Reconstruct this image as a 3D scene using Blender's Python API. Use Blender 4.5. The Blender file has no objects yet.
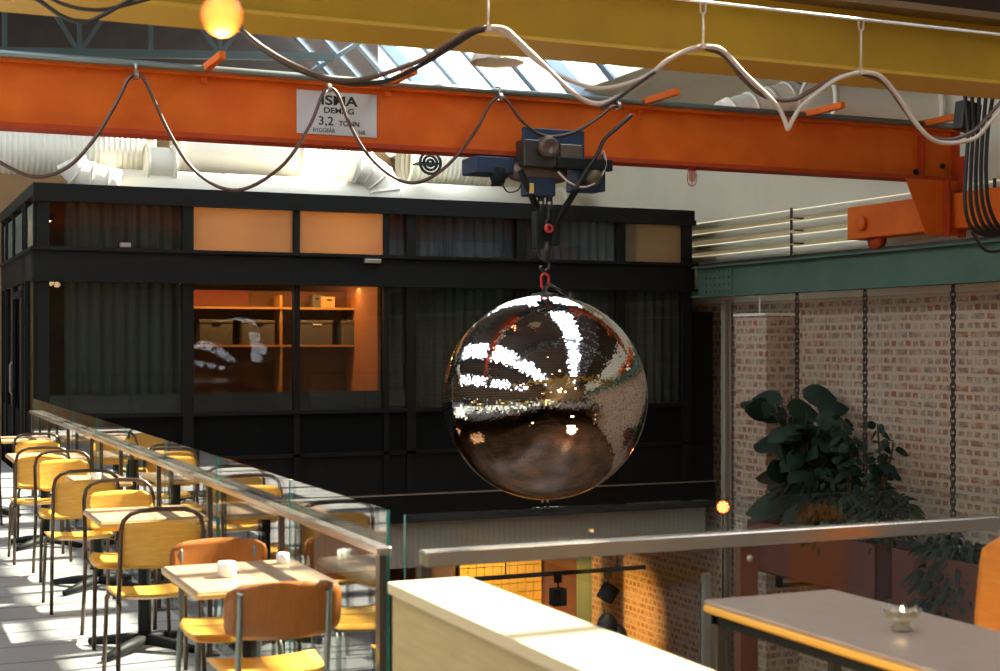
import bpy, math, random
from mathutils import Vector, Matrix
random.seed(7)
PI = math.pi
S = bpy.context.scene
COL = S.collection

# ------------------------------------------------------------------ camera
F = 1450.0; YAW = math.radians(23.8); HZ = 344.0; EYE = 1.67
cd = bpy.data.cameras.new('camera'); cam = bpy.data.objects.new('camera', cd); COL.objects.link(cam)
cam.location = (0, 0, EYE); cam.rotation_euler = (PI/2, 0, -YAW)
cd.sensor_width = 36; cd.lens = F/1000*36; cd.shift_y = (HZ-335.5)/1000.0
cd.clip_start = 0.05; cd.clip_end = 200
cd.dof.use_dof = True; cd.dof.focus_distance = 15.2; cd.dof.aperture_fstop = 4.0
S.camera = cam
# ------------------------------------------------------------------ light
w = bpy.data.worlds.new('sky'); S.world = w; w.use_nodes = True
bg = w.node_tree.nodes['Background']; bg.inputs[0].default_value = (0.90, 0.96, 1.0, 1); bg.inputs[1].default_value = 5.5
sd = bpy.data.lights.new('sun', 'SUN'); sd.energy = 34; sd.color = (1.0, 0.90, 0.72); sd.angle = math.radians(0.6)
sun = bpy.data.objects.new('sun', sd); COL.objects.link(sun); sun.location = (20, 6, 20)
SUNV = Vector((1.0, 0.10, 0.95)).normalized()
sun.rotation_euler = SUNV.to_track_quat('Z', 'Y').to_euler()
vs = S.view_settings; vs.view_transform = 'Standard'; vs.look = 'None'; vs.gamma = 1; vs.use_curve_mapping = False
vs.exposure = 0.12

# ------------------------------------------------------------------ helpers
cy_, sy_ = math.cos(YAW), math.sin(YAW)
def _r(px):
    t = (px-500)/F
    return (sy_+t*cy_)/(cy_-t*sy_)
def at(px, py, Y):            # the point seen at a pixel, at distance Y down the hall
    X = Y*_r(px); d = Y*cy_+X*sy_
    return Vector((X, Y, EYE+(HZ-py)/F*d))
def atx(px, py, X):           # same, on a plane of constant X
    return at(px, py, X/_r(px))
def xa(px, Y): return Y*_r(px)

class MB:
    def __init__(s): s.v = []; s.f = []; s.sm = []
    def add(s, vs_, fs, smooth=False):
        n = len(s.v); s.v += [tuple(p) for p in vs_]
        s.f += [tuple(i+n for i in f) for f in fs]; s.sm += [smooth]*len(fs); return s
    def box(s, x0, y0, z0, x1, y1, z1, M=None):
        p = [Vector((x, y, z)) for x in (x0, x1) for y in (y0, y1) for z in (z0, z1)]
        if M: p = [M@q for q in p]
        return s.add(p, [(0,1,3,2),(4,6,7,5),(0,4,5,1),(2,3,7,6),(0,2,6,4),(1,5,7,3)])
    def bevbox(s, x0, y0, z0, x1, y1, z1, b=.01, M=None):   # box with rounded vertical corners and chamfered rims
        def ring(i, z):
            out = []
            for (cx, cy, a0) in ((x1-b, y1-b, 0), (x0+b, y1-b, 90), (x0+b, y0+b, 180), (x1-b, y0+b, 270)):
                for k in range(4):
                    a = math.radians(a0+k*30); out.append(Vector((cx+(b-i)*math.cos(a), cy+(b-i)*math.sin(a), z)))
            return out
        c = min(b*.5, (z1-z0)*.3)
        rs = ring(c*.9, z0)+ring(0, z0+c)+ring(0, z1-c)+ring(c*.9, z1)
        if M: rs = [M@q for q in rs]
        fs = [tuple(range(15, -1, -1)), tuple(range(48, 64))]
        for r in range(3):
            for k in range(16): fs.append((r*16+k, r*16+(k+1)%16, r*16+16+(k+1)%16, r*16+16+k))
        return s.add(rs, fs)
    def tube(s, pts, r, n=8, closed=False, caps=True):
        pts = [Vector(p) for p in pts]; m = len(pts)
        rr = r if isinstance(r, (list, tuple)) else [r]*m
        def tan(i):
            if closed: t = pts[(i+1) % m]-pts[i-1]
            else: t = pts[min(i+1, m-1)]-pts[max(i-1, 0)]
            return t.normalized() if t.length > 1e-9 else Vector((0, 0, 1))
        t0 = tan(0); up = Vector((0, 0, 1)) if abs(t0.z) < .9 else Vector((1, 0, 0))
        nrm = t0.cross(up).normalized(); vs_ = []
        for i in range(m):
            t = tan(i); nrm = (nrm-t*nrm.dot(t)); nrm = nrm.normalized() if nrm.length > 1e-6 else t.orthogonal().normalized()
            b = t.cross(nrm)
            for k in range(n):
                a = 2*PI*k/n; vs_.append(pts[i]+(nrm*math.cos(a)+b*math.sin(a))*rr[i])
        fs = []
        for i in range(m if closed else m-1):
            j = (i+1) % m
            for k in range(n): fs.append((i*n+k, i*n+(k+1) % n, j*n+(k+1) % n, j*n+k))
        s.add(vs_, fs, True)
        if caps and not closed:
            b0 = len(s.v)-m*n
            s.f.append(tuple(b0+k for k in range(n-1, -1, -1))); s.f.append(tuple(b0+(m-1)*n+k for k in range(n))); s.sm += [False]*2
        return s
    def lathe(s, prof, c=(0, 0, 0), n=24, M=None, smooth=True):   # profile (r, z) turned round z
        vs_ = []
        for r, z in prof:
            for k in range(n):
                a = 2*PI*k/n; q = Vector((r*math.cos(a), r*math.sin(a), z))
                vs_.append((M@q if M else q)+Vector(c))
        fs = []
        for i in range(len(prof)-1):
            for k in range(n): fs.append((i*n+k, i*n+(k+1) % n, (i+1)*n+(k+1) % n, (i+1)*n+k))
        s.add(vs_, fs, smooth)
        return s
    def prism(s, poly, d, M=None):      # poly of (x, y) extruded 0..d along z, placed by M
        n = len(poly); p = [Vector((x, y, 0)) for x, y in poly]+[Vector((x, y, d)) for x, y in poly]
        if M: p = [M@q for q in p]
        return s.add(p, [tuple(range(n-1, -1, -1)), tuple(range(n, 2*n))]+[(k, (k+1) % n, n+(k+1) % n, n+k) for k in range(n)])
    def build(s, name, mat, parent=None):
        me = bpy.data.meshes.new(name); me.from_pydata(s.v, [], s.f); me.update()
        me.polygons.foreach_set('use_smooth', s.sm)
        o = bpy.data.objects.new(name, me); COL.objects.link(o); me.materials.append(mat)
        if parent: o.parent = parent
        return o

def tag(o, label=None, cat=None, group=None, kind=None):
    if label: o['label'] = label
    if cat: o['category'] = cat
    if group: o['group'] = group
    if kind: o['kind'] = kind
    return o
def empty(name, loc=(0, 0, 0), rz=0, label=None, cat=None, group=None):
    o = bpy.data.objects.new(name, None); COL.objects.link(o); o.location = loc; o.rotation_euler.z = rz
    o.empty_display_size = .1
    return tag(o, label, cat, group)
def copy_tree(o, parent=None):
    c = o.copy(); COL.objects.link(c); c.parent = parent
    for ch in list(o.children): copy_tree(ch, c)
    return c
def struct(o): o['kind'] = 'structure'; return o

# ------------------------------------------------------------------ materials
def mat(name, col, rough=.6, metal=0, spec=.5, noise=None, bump=0, nscale=20, stretch=None):
    m = bpy.data.materials.new(name); m.use_nodes = True; nt = m.node_tree; b = nt.nodes['Principled BSDF']
    b.inputs['Base Color'].default_value = (*col, 1); b.inputs['Roughness'].default_value = rough
    b.inputs['Metallic'].default_value = metal; b.inputs['Specular IOR Level'].default_value = spec
    if noise or bump:
        tc = nt.nodes.new('ShaderNodeTexCoord'); mp = nt.nodes.new('ShaderNodeMapping')
        nz = nt.nodes.new('ShaderNodeTexNoise'); nz.inputs['Scale'].default_value = nscale; nz.inputs['Detail'].default_value = 5
        nt.links.new(tc.outputs['Object'], mp.inputs[0]); nt.links.new(mp.outputs[0], nz.inputs['Vector'])
        if stretch: mp.inputs['Scale'].default_value = stretch
        if noise:
            cr = nt.nodes.new('ShaderNodeValToRGB'); cr.color_ramp.elements[0].position = .32; cr.color_ramp.elements[1].position = .68
            cr.color_ramp.elements[0].color = (*noise, 1); cr.color_ramp.elements[1].color = (*col, 1)
            nt.links.new(nz.outputs[0], cr.inputs[0]); nt.links.new(cr.outputs[0], b.inputs['Base Color'])
        if bump:
            bp = nt.nodes.new('ShaderNodeBump'); bp.inputs['Strength'].default_value = bump; bp.inputs['Distance'].default_value = .01
            nt.links.new(nz.outputs[0], bp.inputs['Height']); nt.links.new(bp.outputs[0], b.inputs['Normal'])
    return m
def emit(name, col, st):
    m = bpy.data.materials.new(name); m.use_nodes = True; nt = m.node_tree; b = nt.nodes['Principled BSDF']
    b.inputs['Base Color'].default_value = (*col, 1); b.inputs['Emission Color'].default_value = (*col, 1); b.inputs['Emission Strength'].default_value = st
    return m
def glass(name, tint, refl_boost=1.0, ior=1.5, rough=0.0):      # architectural glass: clear through, Fresnel mirror on top
    m = bpy.data.materials.new(name); m.use_nodes = True; nt = m.node_tree; nt.nodes.clear()
    o = nt.nodes.new('ShaderNodeOutputMaterial'); mx = nt.nodes.new('ShaderNodeMixShader')
    t = nt.nodes.new('ShaderNodeBsdfTransparent'); t.inputs[0].default_value = (*tint, 1)
    g = nt.nodes.new('ShaderNodeBsdfGlossy'); g.inputs['Roughness'].default_value = rough
    fr = nt.nodes.new('ShaderNodeFresnel')      # same reflectance from both sides of the thin pane
    ge = nt.nodes.new('ShaderNodeNewGeometry'); mr = nt.nodes.new('ShaderNodeMapRange'); mr.inputs[3].default_value = ior; mr.inputs[4].default_value = 1/ior
    nt.links.new(ge.outputs['Backfacing'], mr.inputs[0]); nt.links.new(mr.outputs[0], fr.inputs[0])
    mu = nt.nodes.new('ShaderNodeMath'); mu.operation = 'MULTIPLY'; mu.inputs[1].default_value = refl_boost; mu.use_clamp = True
    nt.links.new(fr.outputs[0], mu.inputs[0]); nt.links.new(mu.outputs[0], mx.inputs[0])
    nt.links.new(t.outputs[0], mx.inputs[1]); nt.links.new(g.outputs[0], mx.inputs[2]); nt.links.new(mx.outputs[0], o.inputs[0])
    return m
def brick(name, axes, c1, c2, mortar, wash, scale_w=.30, row=.117):
    m = bpy.data.materials.new(name); m.use_nodes = True; nt = m.node_tree; b = nt.nodes['Principled BSDF']; L = nt.links.new
    tc = nt.nodes.new('ShaderNodeTexCoord'); sp = nt.nodes.new('ShaderNodeSeparateXYZ'); cb = nt.nodes.new('ShaderNodeCombineXYZ')
    L(tc.outputs['Object'], sp.inputs[0]); L(sp.outputs[axes[0]], cb.inputs[0]); L(sp.outputs[axes[1]], cb.inputs[1])
    nz = nt.nodes.new('ShaderNodeTexNoise'); nz.inputs['Scale'].default_value = 9; nz.inputs['Detail'].default_value = 4
    L(tc.outputs['Object'], nz.inputs['Vector'])
    vm = nt.nodes.new('ShaderNodeVectorMath'); vm.operation = 'SCALE'; vm.inputs['Scale'].default_value = .035
    va = nt.nodes.new('ShaderNodeVectorMath'); va.operation = 'ADD'
    L(nz.outputs['Color'], vm.inputs[0]); L(cb.outputs[0], va.inputs[0]); L(vm.outputs[0], va.inputs[1])
    bt = nt.nodes.new('ShaderNodeTexBrick'); bt.inputs['Scale'].default_value = 1; bt.inputs['Brick Width'].default_value = scale_w
    bt.inputs['Row Height'].default_value = row; bt.inputs['Mortar Size'].default_value = .026; bt.inputs['Mortar Smooth'].default_value = .35
    bt.squash = .5; bt.squash_frequency = 2; bt.inputs['Bias'].default_value = .1
    bt.inputs['Color1'].default_value = (*c1, 1); bt.inputs['Color2'].default_value = (*c2, 1); bt.inputs['Mortar'].default_value = (*mortar, 1)
    L(va.outputs[0], bt.inputs['Vector'])
    n2 = nt.nodes.new('ShaderNodeTexNoise'); n2.inputs['Scale'].default_value = 4.5; n2.inputs['Detail'].default_value = 8; n2.inputs['Roughness'].default_value = .7
    L(tc.outputs['Object'], n2.inputs['Vector'])
    cr = nt.nodes.new('ShaderNodeValToRGB'); cr.color_ramp.elements[0].position = .44; cr.color_ramp.elements[1].position = .56
    L(n2.outputs[0], cr.inputs[0]); mx = nt.nodes.new('ShaderNodeMixRGB'); mx.inputs[2].default_value = (*wash, 1)
    mm = nt.nodes.new('ShaderNodeMath'); mm.operation = 'MULTIPLY'; mm.inputs[1].default_value = .75
    L(cr.outputs[0], mm.inputs[0]); L(mm.outputs[0], mx.inputs[0]); L(bt.outputs['Color'], mx.inputs[1]); L(mx.outputs[0], b.inputs['Base Color'])
    bp = nt.nodes.new('ShaderNodeBump'); bp.inputs['Strength'].default_value = .6; bp.inputs['Distance'].default_value = .02; bp.invert = True
    L(bt.outputs['Fac'], bp.inputs['Height']); L(bp.outputs[0], b.inputs['Normal']); b.inputs['Roughness'].default_value = .9
    return m

M_floor = mat('floor_concrete', (.29, .29, .29), .42, noise=(.23, .23, .23), nscale=3)
def joints(m, per, wd):     # dark joints between the floor boards, running across the hall
    nt = m.node_tree; b = nt.nodes['Principled BSDF']; L = nt.links.new; src = b.inputs['Base Color'].links[0].from_socket
    tc = nt.nodes.new('ShaderNodeTexCoord'); sp = nt.nodes.new('ShaderNodeSeparateXYZ'); L(tc.outputs['Object'], sp.inputs[0])
    a = nt.nodes.new('ShaderNodeMath'); a.operation = 'MODULO'; a.inputs[1].default_value = per
    o = nt.nodes.new('ShaderNodeMath'); o.operation = 'ADD'; o.inputs[1].default_value = 50; L(sp.outputs['Y'], o.inputs[0]); L(o.outputs[0], a.inputs[0])
    c = nt.nodes.new('ShaderNodeMath'); c.operation = 'LESS_THAN'; c.inputs[1].default_value = wd; L(a.outputs[0], c.inputs[0])
    mx = nt.nodes.new('ShaderNodeMixRGB'); mx.inputs[2].default_value = (.05, .045, .04, 1); L(c.outputs[0], mx.inputs[0]); L(src, mx.inputs[1]); L(mx.outputs[0], b.inputs['Base Color'])
joints(M_floor, .42, .022)
M_gfloor = mat('ground_floor', (.20, .10, .05), .35, noise=(.035, .025, .015), nscale=.9)
M_cream = mat('cream_paint', (.80, .76, .62), .7, noise=(.75, .71, .57), nscale=1.5)
M_roofwood = mat('roof_boards', (.055, .030, .018), .8, noise=(.03, .017, .011), nscale=3, stretch=(1, .1, 1))
M_roofdark = mat('dark_roof_boards', (.030, .018, .012), .8, noise=(.018, .011, .008), nscale=3)
M_tan = mat('tan_boards', (.26, .15, .05), .8, noise=(.22, .13, .06), nscale=3)
M_brick = brick('brick_wall', ('Y', 'Z'), (.34, .115, .055), (.25, .18, .14), (.54, .42, .29), (.52, .42, .30))
M_brickx = brick('brick_pillar', ('X', 'Z'), (.34, .115, .055), (.25, .18, .14), (.54, .42, .29), (.52, .42, .30))
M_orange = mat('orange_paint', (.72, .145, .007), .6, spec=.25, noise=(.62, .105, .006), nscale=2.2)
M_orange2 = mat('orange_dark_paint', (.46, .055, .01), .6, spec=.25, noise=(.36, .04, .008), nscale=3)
M_yellow = mat('yellow_paint', (.40, .235, .012), .65, spec=.25, noise=(.33, .185, .010), nscale=2)
M_green = mat('green_paint', (.085, .15, .11), .65, spec=.3, noise=(.07, .125, .09), nscale=2)
M_trussgreen = mat('truss_grey_green', (.035, .055, .05), .6)
M_bluegrey = mat('pale_blue_steel', (.28, .38, .48), .6)
M_black = mat('black_steel', (.005, .006, .0055), .6, spec=.25)
M_blackm = mat('black_matte', (.004, .0045, .0045), .85, spec=.15)
M_curtain = mat('dark_curtain', (.065, .088, .075), .9, noise=(.042, .058, .05), nscale=40, stretch=(1, 1, .05))
M_curtblue = mat('blue_grey_curtain', (.10, .155, .20), .9, noise=(.07, .11, .145), nscale=40, stretch=(1, 1, .05))
M_boxglass = glass('room_window_glass', (.82, .84, .82), .85)
M_glass = glass('balustrade_glass', (.93, .97, .955), 1.35)
M_edge = mat('glass_edge', (.03, .20, .17), .2)
M_edge2 = glass('glass_top_edge', (.75, .88, .85), 3.0)
M_glass2 = glass('balustrade_glass_front', (.93, .96, .95), .9)
M_skyglass = glass('skylight_glass', (.97, .98, 1.0), .6)
M_steel = mat('brushed_steel', (.50, .45, .38), .25, metal=.9, bump=.1, nscale=60, stretch=(1, .03, 1))
M_bronze = mat('bronze_post', (.09, .075, .06), .35, metal=.6)
M_brownpost = mat('brown_post', (.10, .035, .02), .4)
M_rim = mat('galvanised', (.45, .43, .38), .35, metal=.8)
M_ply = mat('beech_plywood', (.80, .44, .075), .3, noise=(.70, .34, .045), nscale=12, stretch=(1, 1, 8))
M_plyshade = mat('shaded_plywood', (.31, .105, .016), .33, noise=(.25, .08, .012), nscale=12, stretch=(8, 1, 1))  # shade on the near chair backs put into a darker plywood colour
M_orply = mat('orange_plywood', (.80, .26, .025), .35, noise=(.70, .21, .02), nscale=8, stretch=(1, 1, 6))
M_tube = mat('dark_chair_tube', (.10, .07, .05), .3, metal=.85)
M_tubeg = mat('green_grey_tube', (.17, .20, .18), .3, metal=.7)
M_tabletop = mat('table_laminate', (.36, .25, .16), .35, noise=(.30, .20, .12), nscale=10, stretch=(1, 8, 1))
M_tableedge = mat('table_edge_ply', (.62, .36, .11), .4)
M_greytop = mat('grey_oak_top', (.36, .27, .21), .3, noise=(.30, .22, .17), nscale=9, stretch=(9, 1, 1))
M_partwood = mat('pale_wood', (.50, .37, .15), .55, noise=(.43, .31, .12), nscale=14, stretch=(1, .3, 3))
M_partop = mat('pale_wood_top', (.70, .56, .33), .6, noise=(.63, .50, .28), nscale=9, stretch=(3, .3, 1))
M_white = mat('white_paint', (.90, .86, .73), .5)
M_pale = mat('pale_grey_paint', (.42, .39, .31), .6)
M_duct = mat('white_duct', (.86, .83, .70), .4)
M_porc = mat('white_ceramic', (.85, .84, .80), .25)
M_cable = mat('brown_cable', (.09, .05, .035), .4)
M_cablep = mat('pale_cable', (.55, .44, .37), .4)
M_cableb = mat('black_cable', (.012, .012, .012), .45)
M_blue = mat('hoist_blue', (.01, .03, .08), .5, noise=(.007, .022, .055), nscale=6)
M_dsteel = mat('dark_steel', (.06, .055, .05), .4, metal=.7)
M_oldst = mat('aged_steel', (.16, .12, .085), .45, metal=.6, noise=(.12, .10, .08), nscale=14)
M_red = mat('red_paint', (.55, .03, .02), .4)
M_plate = mat('name_plate', (.55, .55, .53), .5)
M_ink = mat('black_lettering', (.01, .01, .01), .6)
M_leaf = mat('leaf', (.010, .030, .016), .55, spec=.2, noise=(.006, .016, .009), nscale=6)
M_leaf2 = mat('leaf_olive', (.026, .038, .012), .6, spec=.2, noise=(.010, .018, .007), nscale=6)
M_stem = mat('stem', (.05, .035, .02), .7)
M_planter = mat('rust_planter', (.16, .045, .028), .6, noise=(.11, .032, .02), nscale=3)
M_fascia = mat('grey_corrugated', (.38, .36, .30), .6)
M_tile = mat('yellow_tile', (.62, .36, .06), .35)
M_frost = mat('grey_strip', (.045, .052, .052), .4)
M_card = mat('grey_box', (.13, .11, .09), .8)
M_carton = mat('brown_carton', (.50, .30, .10), .8)
M_shelf = mat('shelf_wood', (.50, .24, .06), .5)
M_shade = mat('enamel_shade', (.70, .63, .52), .35)
M_shin = emit('led_amber', (1.0, .06, .01), 2.5)
M_ledw = emit('led_white', (1.0, .55, .12), 6)
# warm frosted pane (light of the room shines through)
def frosted(name, col):
    m = bpy.data.materials.new(name); m.use_nodes = True; nt = m.node_tree; nt.nodes.clear()
    o = nt.nodes.new('ShaderNodeOutputMaterial'); mx = nt.nodes.new('ShaderNodeMixShader'); mx.inputs[0].default_value = .35
    t = nt.nodes.new('ShaderNodeBsdfTranslucent'); t.inputs[0].default_value = (*col, 1)
    d = nt.nodes.new('ShaderNodeBsdfDiffuse'); d.inputs[0].default_value = (*[c*.5 for c in col], 1)
    nt.links.new(t.outputs[0], mx.inputs[1]); nt.links.new(d.outputs[0], mx.inputs[2]); nt.links.new(mx.outputs[0], o.inputs[0])
    return m
M_frosty = frosted('frosted_window', (.75, .62, .42))
def bulbmat():
    m = bpy.data.materials.new('amber_bulb'); m.use_nodes = True; nt = m.node_tree; b = nt.nodes['Principled BSDF']
    lw = nt.nodes.new('ShaderNodeLayerWeight'); lw.inputs[0].default_value = .35
    cr = nt.nodes.new('ShaderNodeValToRGB'); cr.color_ramp.elements[0].color = (1, .45, .07, 1); cr.color_ramp.elements[1].color = (.55, .09, .003, 1)
    cr.color_ramp.elements[1].position = .6
    nt.links.new(lw.outputs['Facing'], cr.inputs[0]); nt.links.new(cr.outputs[0], b.inputs['Emission Color']); b.inputs['Emission Strength'].default_value = 1.6
    b.inputs['Base Color'].default_value = (.4, .15, .02, 1)
    return m
M_bulb = bulbmat()
M_fil = emit('filament', (1, .8, .45), 60)
M_lamp = emit('lamp_glow', (1, .62, .28), 12)
def mirror():
    m = bpy.data.materials.new('mirror_tiles'); m.use_nodes = True; nt = m.node_tree; b = nt.nodes['Principled BSDF']
    b.inputs['Base Color'].default_value = (.86, .84, .82, 1); b.inputs['Metallic'].default_value = 1; b.inputs['Roughness'].default_value = .03
    return m
M_mirror = mirror()

def lamp(name, kind, loc, energy, col, **k):
    d = bpy.data.lights.new(name, kind); d.energy = energy; d.color = col
    for a, b in k.items(): setattr(d, a, b)
    o = bpy.data.objects.new(name, d); COL.objects.link(o); o.location = loc
    return o

# ================================================================== BUILDING
GZ = -3.9; XR = 13.1; XL = -5.0; YB = 30.0; YF = -7.0
CX, CY = 1.86, 4.9          # inner corner of the mezzanine slab
def slab(name, x0, y0, x1, y1):
    return struct(MB().box(x0, y0, -.40, x1, y1, 0).build(name, M_floor))
slab('floor', XL, YF, CX, YB); slab('floor', CX, YF, XR, CY)
struct(MB().box(XL, YF, GZ-.2, XR, YB, GZ).build('floor', M_gfloor))
BRT = 2.35
struct(MB().box(XR, YF, GZ, XR+.4, YB, BRT).build('wall_right', M_brick))
struct(MB().box(XR, YF, BRT, XR+.4, YB, 5.36).build('wall_right', M_cream))
mb = MB().box(XL-.4, YF, GZ, XL, YB, 3.3).box(XL-.4, YF, 4.9, XL, YB, 5.62)
LW = [(2.0, 7.0), (8.0, 13.0), (14.0, 19.0), (20.0, 25.0)]; ys = YF  # unseen windows added to light the right wall and the ducts
for a, b in LW: mb.box(XL-.4, ys, 3.3, XL, a, 4.9); ys = b
mb.box(XL-.4, ys, 3.3, XL, YB, 4.9); struct(mb.build('wall_left', mat('dark_tan_wall', (.10, .06, .03), .8, noise=(.07, .04, .02), nscale=2)))
for i, (a, b) in enumerate(LW):
    wn = struct(empty('window_%d' % (i+3), (XL-.2, a, 3.3))); m2 = MB()
    for k in range(6): m2.box(-.03, k*1.0-.03, 0, .03, k*1.0+.03, 1.6)
    for z in (0, .8, 1.6): m2.box(-.03, 0, z-.03, .03, b-a, z+.03)
    m2.build('window_frame', M_black, wn); MB().box(-.005, 0, 0, .005, b-a, 1.6).build('pane', M_skyglass, wn)
PROF = [(XR, 5.3), (10.6, 5.75), (7.6, 8.75), (-.5, 8.75), (-3.0, 6.25), (XL, 5.6)]
def gable(name, y0, y1, m):
    poly = [(XL, GZ), (XR, GZ)]+PROF
    Mx = Matrix(((1, 0, 0, 0), (0, 0, 1, y0), (0, 1, 0, 0), (0, 0, 0, 1)))
    return struct(MB().prism(poly, y1-y0, Mx).build(name, m))
gable('wall_back', YB, YB+.3, M_tan)
struct(MB().box(XL, YB-.1, 6.0, 10.3, YB, 8.4).build('wall_back', M_roofdark))
# wall behind the camera
Mx = Matrix(((1, 0, 0, 0), (0, 0, 1, YF-.3), (0, 1, 0, 0), (0, 0, 0, 1)))
gable('wall_front', YF-.3, YF, M_tan)

def roofstrip(name, p0, p1, y0, y1, th, m):
    (x0, z0), (x1, z1) = p0, p1
    n = Vector((-(z1-z0), 0, x1-x0)).normalized()
    if n.z < 0: n = -n
    a, b = Vector((x0, 0, z0)), Vector((x1, 0, z1)); q = [a, b, b+n*th, a+n*th]
    vs_ = [v+Vector((0, y, 0)) for y in (y0, y1) for v in q]
    return struct(MB().add(vs_, [(0, 1, 2, 3), (7, 6, 5, 4), (0, 4, 5, 1), (1, 5, 6, 2), (2, 6, 7, 3), (3, 7, 4, 0)]).build(name, m))
roofstrip('ceiling', PROF[0], PROF[1], 16.0, YB+.3, .2, M_cream)
roofstrip('ceiling', PROF[0], PROF[1], YF-.3, 16.0, .2, M_roofwood)
roofstrip('ceiling', PROF[2], PROF[3], YF-.3, YB+.3, .2, M_roofwood)
roofstrip('ceiling', PROF[4], PROF[5], YF-.3, YB+.3, .2, M_roofwood)
roofstrip('ceiling', (-3.0, 6.25), (-2.2, 7.05), YF-.3, YB+.3, .15, M_roofwood)
NEARY = 17.0; NX = 9.12; NZ = 7.23      # boards added over the near bay's lowest panes to cut off sun
roofstrip('ceiling', PROF[1], (NX, NZ), YF-.3, NEARY, .05, M_roofwood)
# right-hand skylight
sk = struct(empty('window_1', (10.6, 0, 5.75)))
def skbar(mb, y, wdt, x0=10.6, z0=5.75, x1=7.6, z1=8.75, dep=.04):
    a = Vector((x0-10.6, y, z0-5.75)); b = Vector((x1-10.6, y, z1-5.75)); n = Vector((1, 0, 1)).normalized()
    q = [a, b, b-n*dep, a-n*dep]; vs_ = [v+Vector((0, dy, 0)) for dy in (-wdt/2, wdt/2) for v in q]
    mb.add(vs_, [(0, 1, 2, 3), (7, 6, 5, 4), (0, 4, 5, 1), (1, 5, 6, 2), (2, 6, 7, 3), (3, 7, 4, 0)])
mb = MB(); y = YF+.3; k = 0
while y < YB:
    skbar(mb, y, .17 if k % 2 == 0 else .12)
    y += 1.2; k += 1
mb.build('glazing_bar', M_bluegrey, sk)
mb = MB(); n = Vector((1, 0, 1)).normalized()
for s_ in (.588, ):
    c = Vector((-3.0*s_, 0, 3.0*s_))
    mb.add([c+Vector((dx, yy, dx*-1))-n*dd for yy in (YF, YB) for dd in (0, .08) for dx in (-.03, .03)],
           [(0, 1, 3, 2), (4, 6, 7, 5), (0, 4, 5, 1), (2, 3, 7, 6), (0, 2, 6, 4), (1, 5, 7, 3)])
mb.build('purlin', M_bluegrey, sk)
mb = MB(); n6 = n*.02
mb.add([Vector((0, YF, 0))+n6, Vector((-3.0, YF, 3.0))+n6, Vector((-3.0, YB, 3.0))+n6, Vector((0, YB, 0))+n6], [(0, 1, 2, 3)])
mb.build('pane', M_skyglass, sk)
# left-hand skylight
sl = struct(empty('window_2', (-2.2, 0, 7.05)))
mb = MB(); y = YF+.3
while y < YB: 
    mb.add([Vector((p[0], y+dy, p[1])) for dy in (-.02, .02) for p in ((0, 0), (1.7, 1.7), (1.76, 1.64), (.06, -.06))],
           [(0, 1, 2, 3), (7, 6, 5, 4), (0, 4, 5, 1), (1, 5, 6, 2), (2, 6, 7, 3), (3, 7, 4, 0)]); y += .7
mb.build('glazing_bar', M_bluegrey, sl)
MB().add([(0, YF, 0), (1.7, YF, 1.7), (1.7, YB, 1.7), (0, YB, 0)], [(0, 1, 2, 3)]).build('pane', M_skyglass, sl)

# roof trusses across the hall
def beam(mb, a, b, wdt, hgt):
    a, b = Vector(a), Vector(b); t = (b-a).normalized(); up = Vector((0, 1, 0)); sd_ = t.cross(up).normalized()
    vs_ = [p+up*i*wdt/2+sd_*j*hgt/2 for p in (a, b) for i in (-1, 1) for j in (-1, 1)]
    mb.add(vs_, [(0, 1, 3, 2), (4, 6, 7, 5), (0, 4, 5, 1), (2, 3, 7, 6), (0, 2, 6, 4), (1, 5, 7, 3)])
def truss(y):
    t = empty('roof_truss', (0, y, 0))
    m1 = MB(); pts = [(XR-.1, 0, 5.2), (10.45, 0, 5.65), (7.5, 0, 8.62), (-.55, 0, 8.62), (-3.0, 0, 6.15), (XL+.1, 0, 5.5)]
    beam(m1, pts[1], pts[2], .16, .22); beam(m1, pts[0], pts[1], .12, .12)
    m1.build('rafter', M_bluegrey, t)
    m1 = MB(); beam(m1, pts[2], pts[3], .14, .16); beam(m1, pts[3], pts[4], .14, .16); beam(m1, pts[4], pts[5], .12, .14)
    m1.build('top_chord', M_trussgreen, t)
    m1 = MB(); beam(m1, (-3.0, 0, 6.2), (7.9, 0, 6.9), .12, .14); m1.build('bottom_chord', M_trussgreen, t)
    m1 = MB(); n_ = 8
    for i in range(n_):
        x0 = -2.6+i*1.2; zt = min(8.5, 6.2+(x0+3.0))
        zb = 6.2+(x0+3)*.064; x2 = x0+1.2; zb2 = 6.2+(x2+3)*.064; zt2 = min(8.5, 6.2+(x2+3))
        beam(m1, (x0, 0, zb), (x0, 0, zt), .07, .07)
        if i % 2: beam(m1, (x0, 0, zb), (x2, 0, zt2), .07, .07)
        else: beam(m1, (x0, 0, zt), (x2, 0, zb2), .07, .07)
    m1.build('web_member', M_trussgreen, t)
    return t
tr = [(10.0, 'dark roof truss nearest the yellow girder'), (15.6, 'dark roof truss just beyond the orange girder'),
      (20.6, 'dark roof truss above the front of the black glass room'), (25.4, 'dark roof truss farthest back in the hall')]
for y, lb in tr: tag(truss(y), lb, 'roof truss', 'roof trusses')
for yy in (24.5, 27.5): pass

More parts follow.
